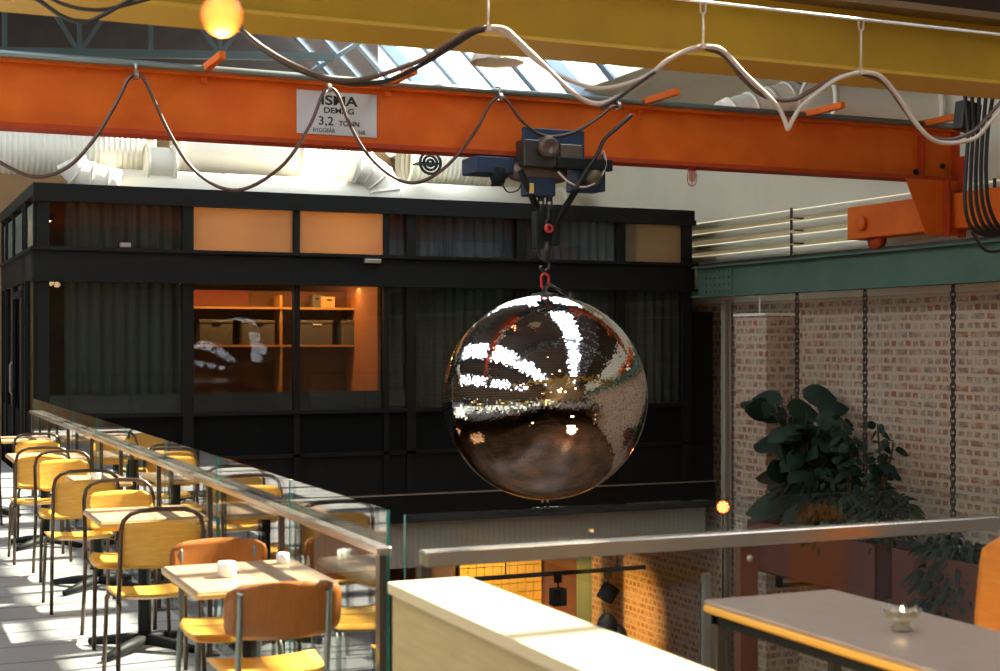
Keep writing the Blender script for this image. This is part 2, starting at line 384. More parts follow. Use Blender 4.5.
# ================================================================== BLACK GLASS ROOM
BY = 20.4; bx0 = 2.18; bx1 = xa(690, BY); RZ = 3.84
def X(px): return xa(px, BY)
gr = empty('glass_room', (bx0, BY, 0), 0, 'black steel framed glass room with curtains behind the mirror ball', 'glass room')
def L(px): return X(px)-bx0
W = bx1-bx0; DP = 4.9
MB().box(-.06, -.10, RZ-.16, W+.03, DP, RZ).build('roof', M_black, gr)
mb = MB().box(-.06, -.10, RZ-.24, W+.06, -.02, RZ-.16)
mb.build('cornice', M_black, gr)
MB().box(-.05, -.06, 2.55, W+.05, .10, 2.96).build('fascia_beam', M_black, gr)
mb = MB().box(-.09, -.13, 2.94, W+.08, .1, 2.985).box(-.08, -.12, 2.52, W+.08, .1, 2.56)
mb.build('beam_flange', M_black, gr)
MB().box(0, .01, -.62, W+.45, .10, .02).build('floor_edge', M_black, gr)
MB().box(-.02, -.06, -1.0, W+.45, .14, -.56).build('floor_beam', M_black, gr)
mb = MB().box(-.02, -.08, -.585, W+.45, -.06, -.565); mb.build('drip_rail', M_rim, gr)
MB().box(-.02, -.06, .655, W, .05, .715).build('sill', M_black, gr)
MB().box(-.02, -.05, .03, W, .05, .08).build('lower_rail', M_black, gr)
MB().box(0, .0, .08, W, .02, .655).build('kick_panel', M_blackm, gr)
cols = [(37, 49), (182, 193), (293, 299), (383, 388), (406, 415), (516, 525), (616, 624), (681, 690)]
for a, b in cols:
    MB().box(L(a), -.05, -.56, L(b), .06, 3.7).build('mullion', M_black, gr)
# panes, upper row
gaps = [(cols[i][1], cols[i+1][0]) for i in range(len(cols)-1)]
for i, (a, b) in enumerate(gaps):
    warm = i in (1, 2)
    o = MB().box(L(a), .01, 2.985, L(b), .022, 3.60).build('upper_window', M_frosty if warm or i == 6 else M_boxglass, gr)
    if warm: o['label'] = 'frosted upper pane glowing warm orange'
    MB().box(L(a), .01, .715, L(b), .022, 2.54).build('window_pane', M_boxglass, gr)
def curtain(x0, x1, z0, z1, m, y=.16):
    mb = MB(); n = int((x1-x0)/.03); vs_ = []
    for i in range(n+1):
        x = x0+(x1-x0)*i/n; yy = y+.035*math.sin(i*1.15)+.015*math.sin(i*.37)
        vs_ += [(x, yy, z0), (x, yy, z1), (x, yy+.006, z0), (x, yy+.006, z1)]
    fs = []
    for i in range(n): a = i*4; b = a+4; fs += [(a, b, b+1, a+1), (a+2, a+3, b+3, b+2)]
    return mb.add(vs_, fs, True).build('curtain', m, gr)
curtain(L(66), L(184), .3, 2.56, M_curtain); curtain(L(66), L(184), 2.98, 3.62, M_curtain)
curtain(L(386), L(516), .3, 2.56, M_curtain); curtain(L(386), L(640), 2.98, 3.62, M_curtblue)
curtain(L(520), L(688), .3, 2.56, M_curtain)
for i, (a, b) in enumerate(gaps):
    if i < 3 or i == 3: MB().box(L(a), .03, .715, L(b), .04, .98).build('grey_strip', M_frost, gr)  # flat grey band across the foot of the first four panes
# room shell behind the glass
MB().box(.05, DP-.1, -.6, W, DP, RZ-.16).build('back_wall', M_roofwood, gr)
MB().box(0, .1, -.62, W, DP, -.55).build('floor_slab', M_blackm, gr)
MB().box(W-.05, .1, -.6, W+.1, DP, RZ-.16).build('end_wall', M_blackm, gr)
MB().box(L(384), .30, -.55, L(384)+.05, DP-.1, RZ-.16).build('partition_wall', mat('partition', (.42, .16, .06), .7), gr)
MB().box(L(182), .30, -.55, L(182)+.05, DP-.1, RZ-.16).build('partition_wall', M_roofwood, gr)
MB().box(W, .02, -.6, W+.45, .1, 2.2).build('side_panel', M_blackm, gr)
# left side
mb = MB().box(-.05, 0, 2.55, .05, DP, 2.96); mb.build('side_beam', M_black, gr)
for k, y in enumerate((0.0, 1.15, 1.45, 2.9, 4.1, DP-.08)):
    MB().box(-.05, y, -.56, .05, y+.08, 3.7).build('mullion', M_black, gr)
MB().box(-.09, -.12, 2.94, .1, DP, 2.985).build('beam_flange', M_black, gr)
MB().box(-.01, .08, 2.985, .01, DP, 3.60).build('upper_window', frosted('side_frost', (.55, .58, .5)), gr)
MB().box(-.01, .08, .7, .005, DP, 2.54).build('window_pane', M_boxglass, gr)
MB().box(-.02, .08, 0, .02, DP, .7).build('kick_panel', M_blackm, gr)
dr = MB().box(-.06, 1.5, 0, -.02, 1.60, 2.45).box(-.06, 2.8, 0, -.02, 2.9, 2.45).box(-.06, 1.5, 2.35, -.02, 2.9, 2.45).box(-.06, 1.5, 0, -.02, 2.9, .25).build('door', M_black, gr)
MB().tube([(-.08, 2.68, .9), (-.11, 2.68, .95), (-.11, 2.68, 1.35), (-.08, 2.68, 1.4)], .012).build('door_handle', M_rim, dr)
MB().box(.15, 1.2, 0.02, .2, 3.2, 2.5).build('inner_panel', mat('inner_wood', (.34, .20, .09), .6), gr)
MB().bevbox(L(124)-.07, -.15, 3.0, L(124)+.07, -.05, 3.06, .01).build('sensor', M_rim, gr)
MB().bevbox(L(362), -.15, 2.86, L(362)+.25, -.06, 2.92, .01).build('sensor', M_rim, gr)
# lamps inside the room
def ceil_lamp(x, y, z, e, lb, col=(1, .48, .16)):
    t = empty('ceiling_lamp', (x, y, z), 0, lb, 'ceiling lamp', 'lamps inside the glass room')
    MB().lathe([(0, .06), (.10, .06), (.11, .03), (.10, 0), (.09, 0)], n=20).build('housing', M_black, t)
    MB().lathe([(0, -.03), (.05, -.025), (.08, 0), (.09, .02)], n=20).build('diffuser', M_lamp, t)
    l = lamp('lamp_light', 'POINT', (0, 0, -.12), e, col, shadow_soft_size=.08); l.parent = t
ceil_lamp(X(225), BY+1.0, 3.40, 40, 'small round ceiling lamp behind left frosted orange pane')
ceil_lamp(X(350), BY+1.0, 3.40, 46, 'small round ceiling lamp behind right frosted orange pane')
ceil_lamp(X(655), BY+.9, 3.40, 5, 'dim round ceiling lamp at right end of glass room', (1, .75, .4))
ceil_lamp(X(52), BY+.8, 3.40, 2, 'dim round ceiling lamp at left end of glass room', (1, .6, .3))
l = lamp('shelf_light', 'AREA', (X(300), BY+1.2, 2.54), 26, (1, .55, .18), shape='RECTANGLE', size=2.6, size_y=.1)
# shelving and its boxes
sx0, sx1 = xa(186, BY+1.4), xa(381, BY+1.4); sy = BY+1.4
shf = empty('wall_shelf', (sx0, sy, 0), 0, 'wooden shelving lit from above inside the glass room', 'shelf')
for z in (2.24, 1.66, .9): MB().box(0, 0, z-.035, sx1-sx0, .42, z).build('shelf_board', M_shelf, shf)
for x in (0, 1.45, sx1-sx0-.04): MB().box(x, .02, .0, x+.04, .40, 2.42).build('upright', M_shelf, shf)
MB().box(0, .42, 0, sx1-sx0, .44, 2.5).build('back_board', mat('shelf_back', (.16, .07, .03), .8), shf)
MB().box(.02, .38, 2.26, 1.05, .41, 2.5).build('red_board', mat('red_brown_board', (.22, .05, .025), .6), shf)
bxn = [(200, 'grey storage box at left end of the middle shelf'), (243, 'grey storage box second from left on middle shelf'),
       (302, 'grey storage box with pale label on middle shelf'), (343, 'grey storage box at right end of the middle shelf')]
for px, lb in bxn:
    b = empty('storage_box', (xa(px, sy), sy+.02, 1.66), 0, lb, 'storage box', 'storage boxes on the middle shelf')
    MB().bevbox(0, 0, 0, .50, .34, .33, .012).build('box_body', M_card, b); MB().bevbox(-.008, -.008, .33, .508, .348, .38, .012).build('lid', M_card, b)
    MB().box(.18, -.012, .30, .32, -.004, .325).build('handle_slot', M_porc if px == 302 else M_black, b)
b = empty('carton', (xa(322, sy), sy+.03, 2.24), 0, 'small tan carton on the top shelf', 'box')
MB().bevbox(0, 0, 0, .22, .2, .17, .008).build('box_body', M_carton, b); MB().box(.09, -.006, .11, .17, -.001, .13).build('handle_slot', M_black, b)
b = empty('carton', (xa(316, sy)-.02, sy+.12, 2.24), 0, 'small darker carton behind tan one on the top shelf', 'box')
MB().bevbox(0, 0, 0, .16, .2, .2, .008).build('box_body', M_card, b)
MB().box(.04, -.006, .13, .10, -.001, .15).build('handle_slot', M_black, b)

# ================================================================== UNDER THE ROOM
mb = MB(); x = xa(395, BY)
xe = XR-.35; n = 150; vs_ = []
for i in range(n+1):
    xx = x-1.2+(xe-x+1.2)*i/n; yy = BY+.12+(.006 if i % 2 else 0); vs_ += [(xx, yy, -1.70), (xx, yy, -.98)]
mb.add(vs_, [(2*i, 2*i+2, 2*i+3, 2*i+1) for i in range(n)]); mb.box(x-1.2, BY+.15, -1.70, xe, BY+.17, -.98)
tag(mb.build('fascia_cladding', M_fascia), 'grey corrugated cladding strip under the glass room', 'cladding')
struct(MB().box(bx0, BY+.18, -1.70, XR, 25.5, -1.62).build('ceiling', M_blackm))
struct(MB().box(CX, 25.3, GZ, XR, 25.5, -1.7).build('wall_lower', mat('brown_plaster', (.15, .06, .03), .7, noise=(.10, .04, .02), nscale=2)))
# yellow tiled panel
a = at(458, 600, 25.2); b = at(536, 600, 25.2)
tp = MB(); tw = .17
i = 0; xx = a.x
while xx < b.x-.05:
    z = -4+.1
    while z < -2.2: tp.bevbox(xx+.006, 25.12, z+.006, xx+tw-.006, 25.2, z+tw-.006, .004); z += tw
    xx += tw
tag(tp.build('tiled_panel', M_tile), 'yellow tiled panel lit on the wall of the lower floor', 'tiled wall panel')
# column
c = empty('steel_column', (xa(584, 22.5), 22.5, GZ), 0, 'slim grey steel column under the glass room', 'column')
MB().box(-.10, -.10, 0, .10, -.08, 2.06).box(-.10, .08, 0, .10, .10, 2.06).box(-.012, -.09, 0, .012, .09, 2.06).build('shaft', M_trussgreen, c)
MB().box(-.16, -.16, 0, .16, .16, .02).build('base_plate', M_trussgreen, c)
# track light
p0 = at(475, 577, 19.9); p1 = at(645, 569, 19.9)
tz = (p0.z+p1.z)/2
t = empty('track_light', (p0.x, 19.9, tz), 0, 'black track rail with two spotlights hanging under the glass room', 'track light')
MB().box(0, -.03, -.03, p1.x-p0.x, .03, .03).build('rail', M_black, t)
for px, rz, lb in ((558, 0, None), (608, .6, None)):
    hx = xa(px, 19.9)-p0.x
    h = MB().box(hx-.05, -.04, -.14, hx+.05, .04, -.03).tube([(hx, 0, -.1), (hx, 0, -.26)], .015).build('spotlight', M_black, t)
    Mr = Matrix.Translation((hx, 0, -.36)) @ Matrix.Rotation(rz, 4, 'Y')
    q = MB(); q.bevbox(-.11, -.10, -.13, .11, .10, .13, .02, Mr); q.build('lamp_head', M_black, h)
MB().tube([(.5, 0, 0), (.5, 0, .35)], .012).tube([(2.4, 0, 0), (2.4, 0, .35)], .012).build('suspension_rod', M_black, t)
sp = lamp('spot_light', 'SPOT', (xa(612, 19.9)-.5, 20.9, -1.9), 2000, (1, .47, .10), spot_size=math.radians(48), spot_blend=1.0, shadow_soft_size=.05)
tgt = atx(610, 640, XR); sp.rotation_euler = (Vector(sp.location)-tgt).to_track_quat('Z', 'Y').to_euler()
sp2 = lamp('tile_light', 'SPOT', (xa(505, 23.6), 23.4, -2.0), 330, (1, .66, .25), spot_size=math.radians(95), spot_blend=.7, shadow_soft_size=.1)
sp2.rotation_euler = (Vector(sp2.location)-Vector((xa(500, 25.2), 25.2, -2.6))).to_track_quat('Z', 'Y').to_euler()
# round dark lampshades low down
for px, py, lb in ((607, 622, 'dark round lamp shade standing left below the lit brick wall'), (617, 633, 'dark round lamp shade standing right below the lit brick wall')):
    p = at(px, py, 18.6); s_ = empty('floor_lamp', (p.x, p.y, GZ), 0, lb, 'floor lamp', 'dark lamp shades on the lower floor')
    hh = p.z-GZ
    MB().lathe([(0, 0), (.16, 0), (.16, .02), (.02, .03)]).build('base', M_black, s_)
    MB().tube([(0, 0, .02), (0, 0, hh-.1)], .014).build('pole', M_black, s_)
    MB().lathe([(.16, hh-.14), (.155, hh-.05), (.12, hh+.06), (.06, hh+.12), (0, hh+.13)]).build('lamp_shade', M_dsteel, s_)

# brick pillar, pale column, bracket
p = empty('brick_pillar', (12.5, 18.4, GZ), 0, 'whitewashed brick pillar under the green beam', 'pillar')
hp = 2.10-GZ
MB().box(0, 0, 0, .6, .82, hp).build('shaft', M_brick, p)
MB().box(.002, -.006, 0, .6, .0, hp).build('front_face', M_brickx, p)
MB().box(-.03, -.03, hp, .6, .85, hp+.04).build('cap', M_white, p)
MB().box(.12, .35, hp+.04, .14, .37, hp+.31).box(-.05, .2, hp+.29, .32, .5, hp+.31).build('bracket', M_white, p)
p = empty('steel_post', (12.93, 20.2, GZ), 0, 'pale grey steel post beside the brick pillar', 'post')
MB().box(0, 0, 0, .012, .12, 2.4-GZ).box(.012, .054, 0, .11, .066, 2.4-GZ).box(.11, 0, 0, .122, .12, 2.4-GZ).build('shaft', M_pale, p)
MB().box(-.04, -.04, 0, .16, .16, .03).build('base_plate', M_pale, p)
p = empty('window_frame', (xa(712, 19.6), 19.6, GZ), 0, 'pale timber frame of low opening beside the brick pillar', 'frame')
MB().box(-.14, 0, 0, -.02, .1, 1.95).build('stile', M_pale, p); MB().box(-.02, .0, 1.0, .6, .1, 1.1).build('cross_rail', M_pale, p)

# ================================================================== RUNWAY BEAM
RX = 12.5
rb = empty('runway_beam', (RX, 20.25, 2.42), 0, 'grey green riveted crane runway beam along the brick wall', 'crane beam')
y0, y1 = -24.0, .1
MB().box(-.012, y0, .03, .012, y1, .47).build('web', M_green, rb)
MB().box(-.13, y0, 0, .13, y1, .03).build('bottom_flange', M_green, rb)
MB().box(-.13, y0, .47, .13, y1, .50).build('top_flange', M_green, rb)
MB().box(-.03, y0, .50, .03, y1, .55).build('crane_rail', M_dsteel, rb)
sp_ = MB().box(-.03, -.95, .05, -.012, -.15, .45).build('splice_plate', M_green, rb)
mb = MB(); Rv = Matrix.Rotation(-PI/2, 4, 'Y')
for r in range(4):
    for c_ in range(6): mb.lathe([(.019, 0), (.016, .010), (0, .014)], (-.03, -.86+c_*.13, .09+r*.105), 8, Rv)
mb.build('rivets', M_dsteel, sp_)
# pipes on the upper wall
pz = [1.98, 1.80, 1.60, 1.42]
pl = ['top white wall pipe of the four above the green beam', 'second white wall pipe from the top', 'third white wall pipe from the top', 'lowest white wall pipe of the four above the green beam']
for z, lb in zip(pz, pl):
    t = empty('wall_pipe', (XR-.13, YF, EYE+z), 0, lb, 'pipe', 'white pipes along the right wall')
    MB().tube([(0, 0, 0), (0, 35, 0)], .065, 12).build('pipe', M_cream, t)
    mb = MB()
    for yy in (14, 18.3, 22.6, 27): mb.box(-.02, yy-YF-.02+.0, -.085, .13, yy-YF+.02, -.065).box(-.09, yy-YF-.02, -.08, -.07, yy-YF+.02, .08)
    mb.build('clamp', M_dsteel, t)

# ================================================================== ORANGE CRANE
OY = 14.35; zb = EYE+2.02; zt = EYE+2.68; ox0, ox1 = -4.7, 12.52
oc = empty('overhead_crane', (ox0, OY, zb), 0, 'orange painted steel crane girder spanning the hall', 'crane')
LN = ox1-ox0; H = zt-zb
MB().box(0, -.015, .05, LN, .015, H-.04).build('girder_web', M_orange, oc)
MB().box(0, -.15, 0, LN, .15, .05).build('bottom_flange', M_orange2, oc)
MB().box(0, -.11, H-.04, LN, .11, H).build('top_flange', M_orange, oc)
MB().tube([(0, -.16, H+.02), (LN-.1, -.16, H+.02)], .035, 10).build('conduit', mat('grey_conduit', (.20, .24, .23), .4, metal=.5), oc)
def olx(px, Y=OY): return xa(px, Y)-ox0
for px in (205, 388, 640, 800, 918):
    x = olx(px)
    MB().box(x-.05, -.85, H+.0, x+.01, .1, H+.07).box(x-.05, -.06, H-.1, x+.01, -.01, H).build('bracket_arm', M_orange, oc)
# end plate, leg and end carriage
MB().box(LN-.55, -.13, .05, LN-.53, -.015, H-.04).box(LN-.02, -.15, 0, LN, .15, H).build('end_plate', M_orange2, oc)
lm = MB(); lm.prism([(-.86, 0), (-.05, 0), (-.05, -.68), (-.55, -.68)], .02, Matrix.Translation((LN, -.16, 0)) @ Matrix.Rotation(PI/2, 4, 'X') @ Matrix.Scale(1, 4))
lm.build('leg', M_orange, oc)
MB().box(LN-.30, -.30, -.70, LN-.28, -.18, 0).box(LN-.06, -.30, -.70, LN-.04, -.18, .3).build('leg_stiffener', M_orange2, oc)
ec = MB().bevbox(LN-.2, -3.2, -.60, LN+.12, 1.85, -.16, .02).build('end_carriage', M_orange, oc)
Rx = Matrix.Rotation(PI/2, 4, 'Y')
MB().lathe([(.10, 0), (.10, .05), (.085, .06), (0, .06)], (LN-.2, 1.5, -.40), 24, Matrix.Rotation(-PI/2, 4, 'Y')).build('axle_cap', M_orange, ec)
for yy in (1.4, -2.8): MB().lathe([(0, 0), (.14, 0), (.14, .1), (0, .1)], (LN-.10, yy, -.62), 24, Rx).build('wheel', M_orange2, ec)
for px, z in ((914, .11), (941, .2)): MB().lathe([(.035, 0), (.03, .03), (0, .03)], (olx(px), -.155 if z < .05 else -.02, z), 10, Matrix.Rotation(PI/2, 4, 'X')).build('bolt', M_black, oc)
# name plate
pa = at(296, 92, OY-.02); pb = at(376, 136, OY-.02); pw = xa(376, OY)-xa(296, OY)
plx = xa(296, OY)-ox0; ph = .445; pzb = .125
np_ = MB().bevbox(plx, -.03, pzb, plx+pw, -.017, pzb+ph, .006).build('name_plate', M_plate, oc)
def text(s_, x, z, size, wx=1.0, parent=None, off=.012, yy=-.033):
    cu = bpy.data.curves.new('lettering', 'FONT'); cu.body = s_; cu.size = size; cu.align_x = 'CENTER'; cu.extrude = .001; cu.offset = off
    o = bpy.data.objects.new('lettering_source', cu); COL.objects.link(o)
    dg = bpy.context.evaluated_depsgraph_get(); dg.update(); me = bpy.data.meshes.new_from_object(o.evaluated_get(dg)); bpy.data.objects.remove(o)
    o = bpy.data.objects.new('lettering', me); COL.objects.link(o); me.materials.clear(); me.materials.append(M_ink)
    o.matrix_world = Matrix.Translation((x, yy, z)) @ Matrix.Rotation(PI/2, 4, 'X') @ Matrix.Diagonal((wx, 1, 1, 1)); o.parent = parent
    return o
cxp = plx+pw*.52
text('ISMA', cxp, pzb+.31, .135, 1.35, np_, .0035); text('DEMAG', cxp, pzb+.225, .08, 1.2, np_, .002)
text('3,2', cxp-.14, pzb+.10, .125, 1.1, np_, .0015); text('TONN', cxp+.11, pzb+.10, .075, 1.0, np_, .0015)
text('BYGGEÅR', cxp-.16, pzb+.025, .06, .9, np_, 0); text('NR', cxp+.25, pzb+.025, .06, .9, np_, 0)

def spline(pts, n=8):
    P = [Vector(p) for p in pts]; P = [P[0]*2-P[1]]+P+[P[-1]*2-P[-2]]; out = []
    for i in range(1, len(P)-2):
        for k in range(n):
            t = k/n; a, b, c, d = P[i-1:i+3]
            out.append(.5*((2*b)+(c-a)*t+(2*a-5*b+4*c-d)*t*t+(3*b-3*c+d-a)*t**3))
    out.append(P[-2]); return out
# festoon cable of the orange crane
fc = empty('festoon_cable', (0, OY-.30, 4.2), 0, 'dark cable hanging in loops along the orange crane girder', 'cable')
def pxs(lst, Y, o=None):
    off = Vector((0, 0, 0)) if o is None else Vector(o.location); return [at(x, y, Y)-off for x, y in lst]
loops = [(-60, 78), (-48, 100), (-20, 146), (10, 168), (38, 177), (68, 167), (95, 138), (118, 100), (128, 80), (136, 75), (144, 79), (153, 98), (170, 134), (192, 168), (222, 188), (250, 187), (285, 163), (310, 125), (322, 95),
         (329, 88), (338, 95), (350, 125), (368, 155), (395, 178), (420, 182), (448, 165), (475, 132), (490, 104), (500, 97), (508, 102), (523, 122), (545, 136), (572, 133), (598, 118), (612, 107), (622, 108)]
MB().tube(spline(pxs(loops, OY-.30, fc), 5), .018, 8).build('cable', M_cable, fc)
for px, py in ((136, 73), (329, 86), (500, 95), (618, 104)):
    q = at(px, py, OY-.30)-Vector(fc.location)
    MB().tube([q+Vector((0, .1, .10)), q+Vector((0, 0, .08)), q], .012, 6).lathe([(.045, -.02), (.045, .02)], q+Vector((0, 0, -.02)), 12, Matrix.Rotation(PI/2, 4, 'Y')).build('hanger', M_rim, fc)

# ================================================================== HOIST
HY = 14.0
hc = at(545, 160, HY); ho = empty('chain_hoist', (hc.x, HY, zb), 0, 'blue electric chain hoist hanging on the orange girder', 'hoist')
HX, HZ_ = hc.x, zb
def hp_(px, py, Y=HY): q = at(px, py, Y); return Vector((q.x-HX, q.y-HY, q.z-HZ_))
def hbox(name, xa_, ya, xb, yb, d0, d1, m, bev=.02):
    a = hp_(xa_, yb, HY+d0); b = hp_(xb, ya, HY+d0)
    return MB().bevbox(a.x, d0, a.z, b.x, d1, b.z, bev).build(name, m, ho)
hbox('side_plate', 523, 131, 585, 160, .05, .10, M_blue)
hbox('gearbox', 524, 141, 560, 166, -.22, .0, M_dsteel)
hbox('motor_housing', 560, 145, 583, 163, -.16, .02, M_oldst)
hbox('motor_box', 476, 158, 522, 172, -.05, .35, M_blue)
hbox('control_box', 578, 161, 606, 190, -.1, .2, M_blue)
hbox('buffer_bar', 558, 160, 613, 168, -.26, -.16, M_black, .01)
hbox('lower_plate', 528, 178, 556, 195, -.1, .1, M_blue)
Ry = Matrix.Rotation(PI/2, 4, 'X')
q = hp_(548, 147, HY-.24)
MB().lathe([(.05, .05), (.10, .06), (.115, .03), (.115, -.08), (0, -.08)], q, 24, Ry).build('motor_end', M_oldst, ho)
MB().lathe([(.0, .05), (.065, .052), (.075, .062)], q, 24, Ry).build('motor_cap', M_cable, ho)
q = hp_(538, 172, HY); MB().lathe([(0, -.32), (.10, -.3), (.12, -.2), (.12, .2), (.10, .3), (0, .32)], q, 20, Rx).build('drum', M_oldst, ho)
q = hp_(498, 176, HY); MB().lathe([(0, -.1), (.06, -.1), (.085, -.02), (.085, .08), (0, .1)], q, 16).build('limit_switch', M_black, ho)
q = hp_(590, 178, HY-.12); MB().lathe([(0, 0), (.09, 0), (.09, .12), (.06, .15), (0, .15)], q, 16, Ry).build('brake_cover', M_oldst, ho)
for a, b in (((520, 170), (537, 208)), ((575, 192), (553, 226)), ((604, 156), (573, 194))):
    MB().tube([hp_(*a, HY-.1), hp_(*b, HY-.05)], .035, 8).build('tie_arm', M_black, ho)
MB().tube(spline([hp_(x, y, HY-.25) for x, y in ((603, 150), (606, 165), (598, 180), (585, 187), (570, 183), (558, 172))], 5), .012, 6).build('supply_cable', M_cablep, ho)
MB().tube(spline([hp_(x, y, HY-.2) for x, y in ((502, 184), (508, 192), (518, 190), (522, 182))], 5), .008, 6).build('supply_cable', M_cableb, ho)
MB().tube(spline([hp_(x, y, HY-.3) for x, y in ((632, 115), (617, 128), (604, 140), (597, 155), (585, 172), (575, 190))], 5), .022, 6).build('supply_cable', M_cableb, ho)
hbox('yellow_label', 530, 183, 534, 193, -.12, -.1, mat('label_yellow', (.7, .5, .1), .5), .002)
def link(mb, c, L_, W_, r, ang, n=14):
    pts = []
    for k in range(n):
        a = 2*PI*k/n; z = math.sin(a)*W_/2+(L_-W_)/2*(1 if math.sin(a) >= 0 else -1); x = math.cos(a)*W_/2
        pts.append(Vector((x*math.cos(ang), x*math.sin(ang), z))+Vector(c))
    mb.tube(pts, r, 6, closed=True)
top = hp_(545, 196); bot = hp_(546, 262)
mb = MB(); z = top.z
while z > bot.z+.1:
    for dx in (-.05, .05): link(mb, (dx+.0, 0, z), .10, .06, .011, 0 if int(z*100) % 2 else 1.2)
    z -= .075
mb.build('load_chain', M_dsteel, ho)
mb = MB(); a = hp_(545, 225)
mb.bevbox(-.13, -.07, a.z-.26, -.045, .07, a.z+.14, .02).bevbox(.05, -.07, a.z-.22, .15, .07, a.z+.17, .02).bevbox(-.06, -.04, a.z-.34, .06, .04, a.z-.06, .02); mb.build('hook_block', M_black, ho)
MB().lathe([(.05, 0), (.05, .03), (.03, .05), (.03, -.03), (.05, 0)], (0, -.08, hp_(545, 229).z), 14, Ry).build('hook_pin', M_red, ho)
a = hp_(545, 252); MB().lathe([(0, .12), (.05, .11), (.07, .02), (.06, -.08), (0, -.1)], (0, 0, a.z), 14).build('swivel', M_dsteel, ho)
zz = [hp_(545, 262).z]; mb = MB(); hk = [Vector((0, 0, zz[0]+.1))]
for k in range(13): an = math.radians(90-k*22); hk.append(Vector((.055*math.cos(an), 0, zz[0]-.04+.055*math.sin(an))))
mb.tube(hk, .018, 8).build('hook', M_dsteel, ho)

# ================================================================== MIRROR BALL
BYY = 13.8; bc = at(545, 397, BYY); dB = BYY*cy_+bc.x*sy_; BR = 102.5/F*dB
ball = empty('mirror_ball', bc, 0, 'giant mirrored disco ball hanging from the crane hoist', 'mirror ball')
mb = MB(); rows = 210; rnd = random.Random(3)
for i in range(rows):
    t0, t1 = PI*i/rows, PI*(i+1)/rows; n = max(6, int(2*PI*BR*math.sin((t0+t1)/2)/(PI*BR/rows)*.9))
    e = .0008
    for k in range(n):
        p0_, p1_ = 2*PI*k/n, 2*PI*(k+1)/n; q = []
        for (tt, pp) in ((t0+e, p0_), (t1-e, p0_), (t1-e, p1_), (t0+e, p1_)):
            q.append(Vector((math.sin(tt)*math.cos(pp), math.sin(tt)*math.sin(pp), math.cos(tt)))*BR)
        c = sum(q, Vector())/4; nn = c.normalized(); tl = Vector((rnd.gauss(0, 1), rnd.gauss(0, 1), rnd.gauss(0, 1)))*.014
        q = [v+nn*((v-c).dot(tl)) for v in q]
        if i == 0: q = [q[0], q[1], q[2]]
        elif i == rows-1: q = [q[0], q[1], q[3]]
        mb.add(q, [tuple(range(len(q)))])
mb.build('mirror_tiles', M_mirror, ball)
MB().lathe([(math.sin(PI*k/48)*(BR-.006), math.cos(PI*k/48)*(BR-.006)) for k in range(49)], n=96).build('shell', mat('ball_shell', (.25, .24, .23), .3, metal=.9), ball)
MB().lathe([(.14, BR-.012), (.14, BR+.01), (.03, BR+.03), (.03, BR+.09), (0, BR+.09)], n=24).build('top_cap', M_dsteel, ball)
mb = MB(); link(mb, (0, 0, BR+.14), .16, .09, .014, 0); mb.build('shackle', M_red, ball)
MB().tube([(.02, 0, BR+.12), (.30, 0, BR-.02)], .018, 8).lathe([(.035, -.03), (.035, .03)], (.30, 0, BR-.01), 10).build('safety_strap', M_dsteel, ball)
MB().box(-.04, -.01, -BR-.03, -.02, .01, -BR+.02).box(.02, -.01, -BR-.03, .04, .01, -BR+.02).build('bottom_pin', M_rim, ball)

# ================================================================== YELLOW CRANE
yc = empty('overhead_crane', (-4.7, 7.0, EYE+1.64), 0, 'yellow painted crane girder crossing overhead at top of view', 'crane')
YL = 17.2
MB().box(0, .02, .0, YL, .43, .36).build('girder', M_yellow, yc)
MB().box(0, -.0, -.02, YL, .45, .0).build('bottom_plate', mat('yellow_underside', (.50, .29, .02), .5), yc)
MB().box(0, -.14, .34, YL, .46, .38).build('top_plate', mat('yellow_in_shade', (.13, .07, .02), .6), yc)  # shade under the projecting top plate put into its brown colour
MB().box(YL-.3, -1.6, -.24, YL+.1, 2.0, .0).build('end_carriage', M_yellow, yc)
MB().box(YL-.45, .03, -.1, YL-.3, .42, .02).build('leg', M_yellow, yc)
fw = empty('festoon_cable', (0, 6.8, 3.54), 0, 'pale cables hung in loops on a wire below the yellow girder', 'cable')
FY = 6.8
MB().tube([(-4.5, 0, 0), (12.3, 0, 0)], .009, 6).build('wire', M_porc, fw)
def fl(name, lst, r, m, dy=0): 
    pts = [at(x, y, FY+dy)-Vector(fw.location) for x, y in lst]
    return MB().tube(spline(pts, 6), r, 8).build(name, m, fw)
fl('cable', [(-30, -30), (10, -12), (38, 0), (62, 16), (85, 22), (105, 14), (130, 0), (160, -14)], .010, M_cableb)
fl('cable', [(30, -20), (58, 2), (95, 10), (130, 4), (165, -6)], .009, M_cableb)
fl('cable', [(200, -20), (242, 30), (275, 55), (310, 72), (335, 80), (365, 79), (395, 70), (425, 58), (450, 42), (470, 31), (486, 27)], .013, M_cable)
fl('cable', [(205, -25), (250, 38), (290, 66), (325, 79), (355, 84), (390, 80), (420, 66), (450, 48), (474, 33), (487, 29)], .012, M_cableb, .02)
fl('cable', [(489, 27), (505, 29), (520, 42), (545, 66), (570, 90), (592, 103), (612, 100), (640, 84), (665, 62), (688, 50), (702, 46)], .013, M_cablep)
fl('cable', [(489, 29), (512, 38), (535, 60), (560, 76), (595, 88), (625, 84), (650, 74), (672, 58), (690, 50), (702, 48)], .012, M_cablep, .02)
fl('cable', [(600, 108), (618, 98), (635, 86), (655, 72)], .010, M_cableb, -.02)
fl('cable', [(704, 46), (722, 50), (745, 74), (768, 96), (780, 110), (786, 124), (788, 129), (792, 121), (800, 108), (812, 97), (832, 82), (848, 75), (860, 72)], .013, M_cablep)
fl('cable', [(704, 48), (724, 56), (742, 78), (760, 94), (778, 100), (796, 99), (812, 90), (835, 78), (859, 73)], .012, M_cable, .02)
